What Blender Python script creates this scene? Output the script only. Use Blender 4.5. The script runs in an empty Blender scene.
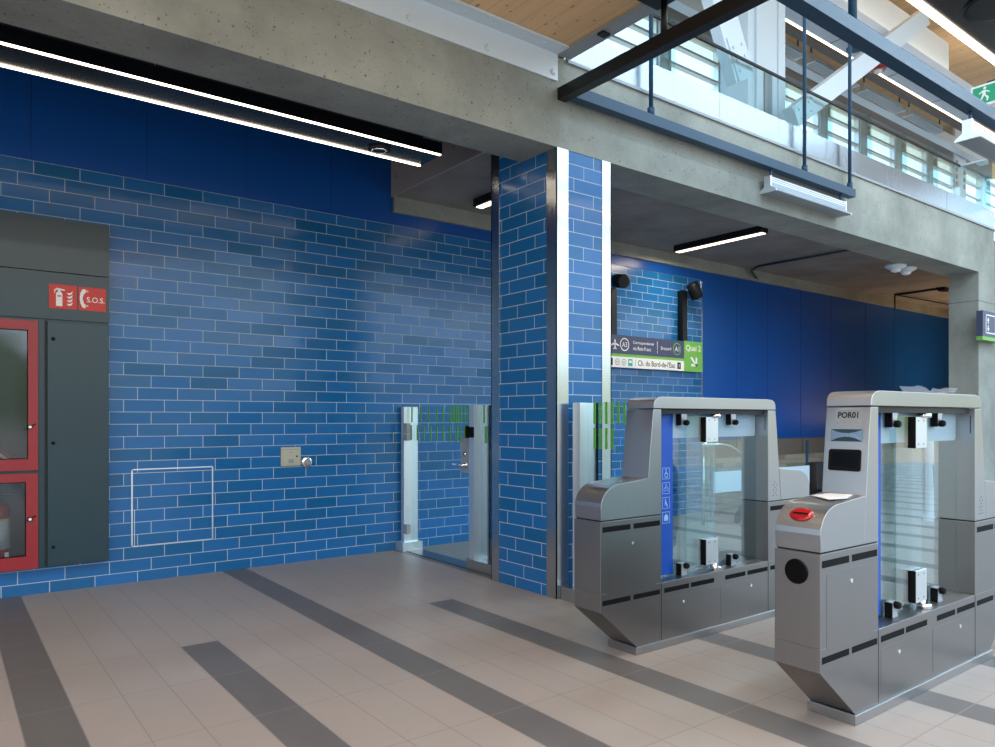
import bpy, bmesh, math, random
from mathutils import Vector
random.seed(7)
SC = bpy.context.scene
COL = SC.collection
PI = math.pi

# ------------------------------------------------------------ camera
cam_d = bpy.data.cameras.new('camera')
cam = bpy.data.objects.new('camera', cam_d)
COL.objects.link(cam)
cam.location = (0, 0, 1.36)
cam.rotation_euler = (PI/2, 0, -math.radians(37.152))
cam_d.sensor_width = 36.0
cam_d.lens = 738.4/995*36.0
cam_d.shift_y = (418-373.5)/995
cam_d.clip_start = 0.05
cam_d.clip_end = 300
SC.camera = cam

# ------------------------------------------------------------ exposure, sky
SC.view_settings.view_transform = 'Standard'
SC.view_settings.look = 'None'
SC.view_settings.gamma = 1
SC.view_settings.exposure = 0.5
SC.view_settings.use_curve_mapping = False

world = bpy.data.worlds.new('sky')
SC.world = world
world.use_nodes = True
wn = world.node_tree.nodes; wl = world.node_tree.links
bg = wn['Background']
wtc = wn.new('ShaderNodeTexCoord')
wsep = wn.new('ShaderNodeSeparateXYZ'); wl.new(wtc.outputs['Generated'], wsep.inputs[0])
wramp = wn.new('ShaderNodeValToRGB')
wmap = wn.new('ShaderNodeMapRange'); wmap.inputs[1].default_value = -0.4; wmap.inputs[2].default_value = 1.0
wnoise = wn.new('ShaderNodeTexNoise'); wnoise.inputs['Scale'].default_value = 14
wl.new(wtc.outputs['Generated'], wnoise.inputs['Vector'])
wmix = wn.new('ShaderNodeMath'); wmix.operation = 'MULTIPLY_ADD'; wmix.inputs[1].default_value = 0.10
wl.new(wnoise.outputs['Fac'], wmix.inputs[0])
wl.new(wsep.outputs['Z'], wmap.inputs[0]); wl.new(wmap.outputs[0], wmix.inputs[2])
wl.new(wmix.outputs[0], wramp.inputs[0])
cr = wramp.color_ramp
cr.elements[0].position = 0.0; cr.elements[0].color = (0.30, 0.29, 0.28, 1)
cr.elements[1].position = 1.0; cr.elements[1].color = (0.42, 0.68, 1.0, 1)
for p, c in ((0.32, (0.34, 0.33, 0.31, 1)), (0.345, (0.16, 0.20, 0.12, 1)), (0.385, (0.20, 0.25, 0.16, 1)), (0.40, (0.78, 0.91, 1.0, 1)), (0.60, (0.60, 0.80, 1.0, 1))):
    e = cr.elements.new(p); e.color = c
wl.new(wramp.outputs[0], bg.inputs[0])
bg.inputs[1].default_value = 2.2

def area_strip(name, x, y, z, L, w, energy, col):
    d = bpy.data.lights.new(name, 'AREA'); d.shape = 'RECTANGLE'; d.size = L; d.size_y = w; d.energy = energy; d.color = col
    o = bpy.data.objects.new(name, d); COL.objects.link(o); o.location = (x, y, z); return o
# added fill light in thin overhead strips, out of view, without fittings
for y_ in (-2.0, 0.0, 2.0):
    area_strip('hall_fill_strip', -1.5, y_, 4.02, 10, 0.12, 78, (1.0, 0.95, 0.89))
o_ = area_strip('hall_fill_up', -1.5, 0.8, 3.75, 10, 0.12, 75, (1.0, 0.88, 0.72)); o_.rotation_euler = (PI, 0, 0)  # added upward fill that brightens the timber ceiling and its reflections
for y_ in (0.3, -1.5):
    area_strip('roof_fill_strip', 10, y_, 7.5, 12, 0.3, 260, (0.62, 0.83, 1.0))  # added cool fill over the void, no fitting there

# ============================================================ materials
def newmat(name):
    m = bpy.data.materials.new(name); m.use_nodes = True
    return m, m.node_tree.nodes, m.node_tree.links, m.node_tree.nodes['Principled BSDF']
def N(nodes, typ, **kw):
    n = nodes.new(typ)
    for k, v in kw.items(): setattr(n, k, v)
    return n
def math_n(nd, lk, op, a, b=None, c=None):
    n = nd.new('ShaderNodeMath'); n.operation = op
    for i, x in enumerate((a, b, c)):
        if x is None: continue
        if isinstance(x, (int, float)): n.inputs[i].default_value = x
        else: lk.new(x, n.inputs[i])
    return n.outputs[0]
def vmath(nd, lk, op, a, b=None, scale=None):
    n = nd.new('ShaderNodeVectorMath'); n.operation = op
    for i, x in enumerate((a, b)):
        if x is None: continue
        if isinstance(x, (tuple, list)): n.inputs[i].default_value = x
        else: lk.new(x, n.inputs[i])
    if scale is not None: n.inputs['Scale'].default_value = scale
    return n.outputs[0]
def mixc(nd, lk, fac, a, b):
    n = nd.new('ShaderNodeMix'); n.data_type = 'RGBA'
    for s, x in ((0, fac), (6, a), (7, b)):
        if isinstance(x, (int, float)): n.inputs[s].default_value = x
        elif isinstance(x, (tuple, list)): n.inputs[s].default_value = tuple(x)+((1,) if len(x) == 3 else ())
        else: lk.new(x, n.inputs[s])
    return n.outputs[2]
def srgb(h):
    h = h.lstrip('#'); o = []
    for i in (0, 2, 4):
        c = int(h[i:i+2], 16)/255
        o.append(c/12.92 if c <= 0.04045 else ((c+0.055)/1.055)**2.4)
    return tuple(o)
def simple(name, col, rough=0.5, metal=0.0, noise=0.0, nscale=20, spec=0.5, bump=0.0, coat=0.0):
    m, nd, lk, b = newmat(name)
    if isinstance(col, str): col = srgb(col)
    b.inputs['Roughness'].default_value = rough
    b.inputs['Metallic'].default_value = metal
    b.inputs['Specular IOR Level'].default_value = spec
    b.inputs['Coat Weight'].default_value = coat
    tc = N(nd, 'ShaderNodeTexCoord'); nz = N(nd, 'ShaderNodeTexNoise'); nz.inputs['Scale'].default_value = nscale
    nz.inputs['Detail'].default_value = 4
    lk.new(tc.outputs['Object'], nz.inputs['Vector'])
    f = max(noise, 0.02)
    c = mixc(nd, lk, nz.outputs['Fac'], tuple(x*(1-f) for x in col), tuple(min(1, x*(1+f)) for x in col))
    lk.new(c, b.inputs['Base Color'])
    if bump:
        bp = N(nd, 'ShaderNodeBump'); bp.inputs['Strength'].default_value = bump; bp.inputs['Distance'].default_value = 0.01
        lk.new(nz.outputs['Fac'], bp.inputs['Height']); lk.new(bp.outputs[0], b.inputs['Normal'])
    return m
def emit(name, col, strength):
    m, nd, lk, b = newmat(name)
    b.inputs['Base Color'].default_value = (*col, 1)
    b.inputs['Emission Color'].default_value = (*col, 1)
    b.inputs['Emission Strength'].default_value = strength
    return m
def tile_mat(name, axis, phase, shift, pitch, rowh, z0, col_a, col_b, grout, gw=0.0028):
    m, nd, lk, b = newmat(name)
    g = N(nd, 'ShaderNodeNewGeometry'); sp = N(nd, 'ShaderNodeSeparateXYZ'); lk.new(g.outputs['Position'], sp.inputs[0])
    c = sp.outputs[axis]; z = sp.outputs['Z']
    r = math_n(nd, lk, 'ADD', math_n(nd, lk, 'DIVIDE', math_n(nd, lk, 'SUBTRACT', z, z0), rowh), 1.0)
    row = math_n(nd, lk, 'FLOOR', r); fr = math_n(nd, lk, 'SUBTRACT', r, row)
    u = math_n(nd, lk, 'DIVIDE', math_n(nd, lk, 'SUBTRACT', math_n(nd, lk, 'SUBTRACT', c, phase), math_n(nd, lk, 'MULTIPLY', row, shift)), pitch)
    cu = math_n(nd, lk, 'FLOOR', u); fu = math_n(nd, lk, 'SUBTRACT', u, cu)
    def edge(f, size):
        d = math_n(nd, lk, 'MULTIPLY', math_n(nd, lk, 'MINIMUM', f, math_n(nd, lk, 'SUBTRACT', 1.0, f)), size)
        return d
    d = math_n(nd, lk, 'MINIMUM', edge(fr, rowh), edge(fu, pitch))
    isg = math_n(nd, lk, 'LESS_THAN', d, gw)
    cv = N(nd, 'ShaderNodeCombineXYZ'); lk.new(cu, cv.inputs[0]); lk.new(row, cv.inputs[1])
    wn_ = N(nd, 'ShaderNodeTexWhiteNoise'); wn_.noise_dimensions = '2D'; lk.new(cv.outputs[0], wn_.inputs['Vector'])
    ws = N(nd, 'ShaderNodeSeparateXYZ'); lk.new(wn_.outputs['Color'], ws.inputs[0])
    pw = math_n(nd, lk, 'POWER', ws.outputs[0], 1.5)
    col = mixc(nd, lk, pw, col_a, col_b)
    nz = N(nd, 'ShaderNodeTexNoise'); nz.inputs['Scale'].default_value = 9; nz.inputs['Detail'].default_value = 3
    lk.new(g.outputs['Position'], nz.inputs['Vector'])
    col = mixc(nd, lk, math_n(nd, lk, 'MULTIPLY', nz.outputs['Fac'], 0.25), col, (0.01, 0.11, 0.30))
    col = mixc(nd, lk, isg, col, grout)
    lk.new(col, b.inputs['Base Color'])
    rg = math_n(nd, lk, 'ADD', math_n(nd, lk, 'MULTIPLY', isg, 0.5), math_n(nd, lk, 'MULTIPLY_ADD', ws.outputs[1], 0.12, 0.14))
    lk.new(rg, b.inputs['Roughness'])
    b.inputs['Specular IOR Level'].default_value = 0.45
    # every tile sits at a slightly different tilt, with a gently wavy glaze
    til = vmath(nd, lk, 'SCALE', vmath(nd, lk, 'SUBTRACT', wn_.outputs['Color'], (0.5, 0.5, 0.5)), scale=0.045)
    wv = N(nd, 'ShaderNodeTexNoise'); wv.inputs['Scale'].default_value = 7; wv.inputs['Detail'].default_value = 1
    mp = N(nd, 'ShaderNodeMapping'); mp.inputs['Scale'].default_value = (1, 1, 4); lk.new(g.outputs['Position'], mp.inputs[0]); lk.new(mp.outputs[0], wv.inputs['Vector'])
    wv2 = vmath(nd, lk, 'SCALE', vmath(nd, lk, 'SUBTRACT', wv.outputs['Color'], (0.5, 0.5, 0.5)), scale=0.022)
    nn = vmath(nd, lk, 'NORMALIZE', vmath(nd, lk, 'ADD', vmath(nd, lk, 'ADD', g.outputs['Normal'], til), wv2))
    lk.new(nn, b.inputs['Normal'])
    return m

TA = srgb('#226AAD'); TB = srgb('#155F93'); GR = srgb('#A9BBC9')
M = {}
M['tile_wall'] = tile_mat('blue_glazed_tile', 'X', 0.379, 0.1048, 0.3145, 0.1018, 0.087, TA, TB, GR)
M['tile_col_left'] = tile_mat('blue_glazed_tile_column_side', 'Y', 4.652, -0.1085, 0.3218, 0.1037, 0.086, TA, TB, GR)
M['tile_col_front'] = tile_mat('blue_glazed_tile_column_front', 'X', 3.862, 0.1055, 0.3145, 0.1037, 0.086, TA, TB, GR)
M['brick'] = tile_mat('beige_brick', 'X', 0.0, 0.13, 0.30, 0.075, 0.02, srgb('#B0A58C'), srgb('#8E8470'), srgb('#766E60'))

def floor_mat():
    m, nd, lk, b = newmat('porcelain_floor_tile')
    g = N(nd, 'ShaderNodeNewGeometry'); sp = N(nd, 'ShaderNodeSeparateXYZ'); lk.new(g.outputs['Position'], sp.inputs[0])
    x = math_n(nd, lk, 'DIVIDE', math_n(nd, lk, 'SUBTRACT', sp.outputs['X'], 0.504), 0.21475)
    y = math_n(nd, lk, 'DIVIDE', math_n(nd, lk, 'SUBTRACT', sp.outputs['Y'], 4.63), 0.6405)
    xi = math_n(nd, lk, 'FLOOR', x); yi = math_n(nd, lk, 'FLOOR', y)
    fx = math_n(nd, lk, 'SUBTRACT', x, xi); fy = math_n(nd, lk, 'SUBTRACT', y, yi)
    dx = math_n(nd, lk, 'MULTIPLY', math_n(nd, lk, 'MINIMUM', fx, math_n(nd, lk, 'SUBTRACT', 1.0, fx)), 0.21475)
    dy = math_n(nd, lk, 'MULTIPLY', math_n(nd, lk, 'MINIMUM', fy, math_n(nd, lk, 'SUBTRACT', 1.0, fy)), 0.6405)
    isg = math_n(nd, lk, 'LESS_THAN', math_n(nd, lk, 'MINIMUM', dx, dy), 0.0019)
    m8 = math_n(nd, lk, 'FLOORED_MODULO', xi, 8.0)
    a = math_n(nd, lk, 'COMPARE', m8, 7.0, 0.1)
    c3 = math_n(nd, lk, 'COMPARE', m8, 3.0, 0.1)
    near = math_n(nd, lk, 'LESS_THAN', sp.outputs['Y'], 4.63)
    dark = math_n(nd, lk, 'MAXIMUM', a, math_n(nd, lk, 'MULTIPLY', c3, near))
    cv = N(nd, 'ShaderNodeCombineXYZ'); lk.new(xi, cv.inputs[0]); lk.new(yi, cv.inputs[1])
    w = N(nd, 'ShaderNodeTexWhiteNoise'); w.noise_dimensions = '2D'; lk.new(cv.outputs[0], w.inputs['Vector'])
    ws = N(nd, 'ShaderNodeSeparateXYZ'); lk.new(w.outputs['Color'], ws.inputs[0])
    nz = N(nd, 'ShaderNodeTexNoise'); nz.inputs['Scale'].default_value = 2.2; nz.inputs['Detail'].default_value = 6; nz.inputs['Roughness'].default_value = 0.6
    mp = N(nd, 'ShaderNodeMapping'); mp.inputs['Scale'].default_value = (2.5, 1, 1); lk.new(g.outputs['Position'], mp.inputs[0])
    off = vmath(nd, lk, 'ADD', mp.outputs[0], vmath(nd, lk, 'SCALE', w.outputs['Color'], scale=30))
    lk.new(off, nz.inputs['Vector'])
    lt = mixc(nd, lk, ws.outputs[0], srgb('#A39991'), srgb('#A39E97'))
    lt = mixc(nd, lk, nz.outputs['Fac'], srgb('#978C84'), lt)
    lt = mixc(nd, lk, math_n(nd, lk, 'MULTIPLY', ws.outputs[1], 0.45), lt, srgb('#9F938C'))
    dk = mixc(nd, lk, nz.outputs['Fac'], srgb('#5E5A58'), srgb('#6E6A67'))
    col = mixc(nd, lk, dark, lt, dk)
    gr = mixc(nd, lk, dark, srgb('#7C7670'), srgb('#8C857F'))
    col = mixc(nd, lk, isg, col, gr)
    lk.new(col, b.inputs['Base Color'])
    lk.new(math_n(nd, lk, 'MULTIPLY_ADD', nz.outputs['Fac'], 0.15, 0.36), b.inputs['Roughness'])
    b.inputs['Specular IOR Level'].default_value = 0.4
    return m
M['floor'] = floor_mat()

def concrete_mat(name, ca, cb, pits=True):
    m, nd, lk, b = newmat(name)
    g = N(nd, 'ShaderNodeNewGeometry')
    nz = N(nd, 'ShaderNodeTexNoise'); nz.inputs['Scale'].default_value = 1.6; nz.inputs['Detail'].default_value = 8; nz.inputs['Roughness'].default_value = 0.65
    lk.new(g.outputs['Position'], nz.inputs['Vector'])
    st = N(nd, 'ShaderNodeMapRange'); st.inputs[1].default_value = 0.32; st.inputs[2].default_value = 0.68; lk.new(nz.outputs['Fac'], st.inputs[0])
    c = mixc(nd, lk, st.outputs[0], ca, cb)
    fn = N(nd, 'ShaderNodeTexNoise'); fn.inputs['Scale'].default_value = 60; fn.inputs['Detail'].default_value = 3; lk.new(g.outputs['Position'], fn.inputs['Vector'])
    c = mixc(nd, lk, math_n(nd, lk, 'MULTIPLY', fn.outputs['Fac'], 0.3), c, tuple(x*0.75 for x in ca))
    if pits:
        for sc_, pw_, rr_ in ((26, 3.0, 0.24), (48, 2.5, 0.26)):
            vo = N(nd, 'ShaderNodeTexVoronoi'); vo.inputs['Scale'].default_value = sc_; lk.new(g.outputs['Position'], vo.inputs['Vector'])
            wv = N(nd, 'ShaderNodeSeparateXYZ'); lk.new(vo.outputs['Color'], wv.inputs[0])
            rad = math_n(nd, lk, 'MULTIPLY', math_n(nd, lk, 'POWER', wv.outputs[0], pw_), rr_)
            pit = math_n(nd, lk, 'LESS_THAN', vo.outputs['Distance'], rad)
            c = mixc(nd, lk, math_n(nd, lk, 'MULTIPLY', pit, 0.65), c, tuple(x*0.25 for x in ca))
    lk.new(c, b.inputs['Base Color']); b.inputs['Roughness'].default_value = 0.75
    return m
M['concrete'] = concrete_mat('board_concrete', srgb('#7F837D'), srgb('#A3A79F'))
M['slab'] = concrete_mat('slab_concrete', srgb('#77736E'), srgb('#97938D'), False)

def wood_mat(name, ca, cb, w=0.14):
    m, nd, lk, b = newmat(name)
    g = N(nd, 'ShaderNodeNewGeometry'); sp = N(nd, 'ShaderNodeSeparateXYZ'); lk.new(g.outputs['Position'], sp.inputs[0])
    x = math_n(nd, lk, 'DIVIDE', sp.outputs['X'], w); xi = math_n(nd, lk, 'FLOOR', x); fx = math_n(nd, lk, 'SUBTRACT', x, xi)
    wn2 = N(nd, 'ShaderNodeTexWhiteNoise'); wn2.noise_dimensions = '1D'; lk.new(xi, wn2.inputs['W'])
    mp = N(nd, 'ShaderNodeMapping'); mp.inputs['Scale'].default_value = (16, 0.8, 1); lk.new(g.outputs['Position'], mp.inputs[0])
    nz = N(nd, 'ShaderNodeTexNoise'); nz.inputs['Scale'].default_value = 2; nz.inputs['Detail'].default_value = 5
    lk.new(vmath(nd, lk, 'ADD', mp.outputs[0], vmath(nd, lk, 'SCALE', wn2.outputs['Color'], scale=20)), nz.inputs['Vector'])
    c = mixc(nd, lk, nz.outputs['Fac'], ca, cb)
    c = mixc(nd, lk, math_n(nd, lk, 'MULTIPLY', wn2.outputs['Value'], 0.35), c, tuple(q*0.72 for q in ca))
    vo = N(nd, 'ShaderNodeTexVoronoi'); vo.inputs['Scale'].default_value = 5.5
    m2 = N(nd, 'ShaderNodeMapping'); m2.inputs['Scale'].default_value = (1.6, 1, 1); lk.new(g.outputs['Position'], m2.inputs[0]); lk.new(m2.outputs[0], vo.inputs['Vector'])
    vs = N(nd, 'ShaderNodeSeparateXYZ'); lk.new(vo.outputs['Color'], vs.inputs[0])
    kn = math_n(nd, lk, 'LESS_THAN', vo.outputs['Distance'], math_n(nd, lk, 'MULTIPLY', vs.outputs[1], 0.13))
    c = mixc(nd, lk, math_n(nd, lk, 'MULTIPLY', kn, 0.75), c, tuple(q*0.28 for q in ca))
    v2 = N(nd, 'ShaderNodeTexVoronoi'); v2.inputs['Scale'].default_value = 13
    m3 = N(nd, 'ShaderNodeMapping'); m3.inputs['Scale'].default_value = (1.3, 1, 1); lk.new(g.outputs['Position'], m3.inputs[0]); lk.new(m3.outputs[0], v2.inputs['Vector'])
    vs2 = N(nd, 'ShaderNodeSeparateXYZ'); lk.new(v2.outputs['Color'], vs2.inputs[0])
    kn2 = math_n(nd, lk, 'LESS_THAN', v2.outputs['Distance'], math_n(nd, lk, 'MULTIPLY', math_n(nd, lk, 'POWER', vs2.outputs[0], 2.0), 0.20))
    c = mixc(nd, lk, math_n(nd, lk, 'MULTIPLY', kn2, 0.6), c, tuple(q*0.3 for q in ca))
    ln = math_n(nd, lk, 'LESS_THAN', math_n(nd, lk, 'MINIMUM', fx, math_n(nd, lk, 'SUBTRACT', 1.0, fx)), 0.012)
    c = mixc(nd, lk, math_n(nd, lk, 'MULTIPLY', ln, 0.6), c, tuple(q*0.4 for q in ca))
    lk.new(c, b.inputs['Base Color']); b.inputs['Roughness'].default_value = 0.6
    return m
M['wood'] = wood_mat('laminated_timber', srgb('#DDB080'), srgb('#F2D0A4'))

def steel_mat(name, col, rough, vertical=True, amt=0.05):
    m, nd, lk, b = newmat(name)
    tc = N(nd, 'ShaderNodeTexCoord'); mp = N(nd, 'ShaderNodeMapping')
    mp.inputs['Scale'].default_value = (300, 300, 4) if vertical else (3, 3, 260)
    lk.new(tc.outputs['Object'], mp.inputs[0])
    nz = N(nd, 'ShaderNodeTexNoise'); nz.inputs['Scale'].default_value = 1.0; nz.inputs['Detail'].default_value = 3
    lk.new(mp.outputs[0], nz.inputs['Vector'])
    n2 = N(nd, 'ShaderNodeTexNoise'); n2.inputs['Scale'].default_value = 2.5; n2.inputs['Detail'].default_value = 3; lk.new(tc.outputs['Object'], n2.inputs['Vector'])
    c = mixc(nd, lk, nz.outputs['Fac'], tuple(x*(1-amt) for x in col), tuple(min(1, x*(1+amt)) for x in col))
    lk.new(c, b.inputs['Base Color']); b.inputs['Metallic'].default_value = 1
    r = math_n(nd, lk, 'ADD', math_n(nd, lk, 'MULTIPLY', nz.outputs['Fac'], 0.05), math_n(nd, lk, 'MULTIPLY_ADD', n2.outputs['Fac'], 0.08, rough-0.065))
    lk.new(r, b.inputs['Roughness'])
    b.inputs['Anisotropic'].default_value = 0.5
    return m
M['steel'] = steel_mat('brushed_stainless_steel', (0.45, 0.452, 0.465), 0.33)
M['steel_side'] = steel_mat('brushed_stainless_side_sheet', (0.31, 0.303, 0.305), 0.36)
M['trim_steel'] = steel_mat('satin_corner_steel', (0.56, 0.59, 0.60), 0.22)
M['alu'] = steel_mat('anodised_aluminium', (0.78, 0.82, 0.86), 0.42)
M['fascia'] = steel_mat('stainless_fascia', (0.27, 0.31, 0.35), 0.27, amt=0.04)
M['chrome'] = simple('polished_chrome', (0.85, 0.85, 0.86), 0.08, 1.0)
M['black'] = simple('black_powder_coat', '#0B0D10', 0.4, spec=0.35)
M['black_frame'] = simple('dark_blue_grey_paint', '#2A4860', 0.38, spec=0.25)
M['ceiling_black'] = simple('matte_black_ceiling', '#0B0D12', 0.9)
M['fixture'] = simple('black_satin_fixture', '#0D0F14', 0.25)
M['slate'] = simple('slate_enamel', '#1A3742', 0.28, noise=0.05, nscale=3)
M['slate_dark'] = simple('slate_shadow_gap', '#121A20', 0.6)
M['red'] = simple('red_enamel', '#951B25', 0.33)
M['red_sign'] = simple('red_sign_plate', '#C8281F', 0.4)
M['white_sign'] = simple('white_sign_print', '#E9E9E6', 0.5)
M['white_paint'] = simple('white_painted_steel', '#CFDDE8', 0.42)
M['grey_paint'] = simple('grey_painted_steel', '#8F979E', 0.4)
M['fitting_grey'] = simple('light_grey_fitting', '#9CA9B5', 0.35)
M['fascia_paint'] = simple('grey_painted_plate', '#9A9490', 0.35)
M['bluewall'] = simple('dark_blue_enamel_panel', '#104F9E', 0.32, noise=0.05, nscale=1.5, spec=0.35)
M['seam'] = simple('panel_joint', '#0B2C66', 0.6)
M['beige'] = simple('taupe_panel', '#6F675E', 0.5)
M['green'] = simple('green_vinyl', '#55A338', 0.5)
M['sign_green'] = simple('sign_green', '#6FB04B', 0.5)
M['sign_navy'] = simple('sign_navy', '#3C4363', 0.5)
M['exit_green'] = simple('exit_green', '#149A6A', 0.5)
M['teal'] = simple('teal_icon', '#2EA7A0', 0.5)
M['blue_vinyl'] = simple('blue_vinyl', '#0E4FB8', 0.4)
M['icon_blue'] = simple('pale_blue_print', '#9FC4F0', 0.5)
M['card_red'] = simple('red_gloss_plastic', '#A30F18', 0.12, coat=0.5)
M['screen'] = simple('black_glass_screen', '#020203', 0.15, spec=0.25)
M['ivory'] = simple('ivory_plastic', '#B7B5A2', 0.5)
M['rubber'] = simple('black_rubber', '#060607', 0.7, spec=0.2)
M['paper'] = simple('white_paper', '#D9DADB', 0.7)
M['ext_label'] = simple('printed_label', '#C9C8BC', 0.5, noise=0.25, nscale=60)
M['cyan_board'] = simple('pale_board', '#C3D7E4', 0.5)
M['dark_box'] = simple('charcoal_box', '#2E2A2E', 0.6)
M['strip'] = emit('linear_led', (1.0, 0.84, 0.66), 4.5)
M['strip_up'] = emit('linear_led_upper', (1.0, 0.88, 0.70), 2.6)
M['lamp_lens'] = emit('lamp_lens', (1.0, 0.80, 0.60), 3.0)


def glass_mat(name, tint, rough=0.02, ior=1.45, mixf=None, frost=None):
    m, nd, lk, b = newmat(name)
    nd.remove(b)
    out = [n for n in nd if n.type == 'OUTPUT_MATERIAL'][0]
    tr = N(nd, 'ShaderNodeBsdfTransparent'); tr.inputs[0].default_value = (*tint, 1)
    gl = N(nd, 'ShaderNodeBsdfGlossy'); gl.inputs['Roughness'].default_value = rough
    fr = N(nd, 'ShaderNodeLayerWeight'); fr.inputs['Blend'].default_value = 0.5
    mx = N(nd, 'ShaderNodeMixShader')
    f = math_n(nd, lk, 'MULTIPLY_ADD', math_n(nd, lk, 'POWER', fr.outputs['Facing'], 4.0), 0.75, 0.04)
    if mixf: f = math_n(nd, lk, 'MULTIPLY', f, mixf)
    lk.new(f, mx.inputs[0]); lk.new(tr.outputs[0], mx.inputs[1]); lk.new(gl.outputs[0], mx.inputs[2])
    last = mx.outputs[0]
    if frost:
        df = N(nd, 'ShaderNodeBsdfTranslucent'); df.inputs[0].default_value = (*frost[0], 1)
        d2 = N(nd, 'ShaderNodeBsdfDiffuse'); d2.inputs[0].default_value = (*frost[0], 1)
        m3 = N(nd, 'ShaderNodeMixShader'); m3.inputs[0].default_value = 0.5; lk.new(df.outputs[0], m3.inputs[1]); lk.new(d2.outputs[0], m3.inputs[2])
        m4 = N(nd, 'ShaderNodeMixShader'); m4.inputs[0].default_value = frost[1]; lk.new(last, m4.inputs[1]); lk.new(m3.outputs[0], m4.inputs[2])
        last = m4.outputs[0]
    lk.new(last, out.inputs[0])
    return m
M['glass'] = glass_mat('clear_glass', (0.86, 0.95, 0.96))
M['gate_glass'] = glass_mat('gate_safety_glass', (0.80, 0.92, 0.93), mixf=2.2)
M['frosted'] = glass_mat('frosted_band', (0.75, 0.9, 0.97), frost=((0.78, 0.90, 0.97), 0.65))
M['window_glass'] = glass_mat('window_glass', (0.93, 0.98, 1.0))
M['door_glass'] = glass_mat('cabinet_glass', (0.74, 0.79, 0.83), mixf=1.5)
M['frit'] = glass_mat('cream_blind', (0.97, 0.90, 0.78), rough=0.3)
M['plastic'] = glass_mat('clear_plastic_film', (0.85, 0.88, 0.93), rough=0.15, frost=((0.75, 0.78, 0.85), 0.3))

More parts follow.
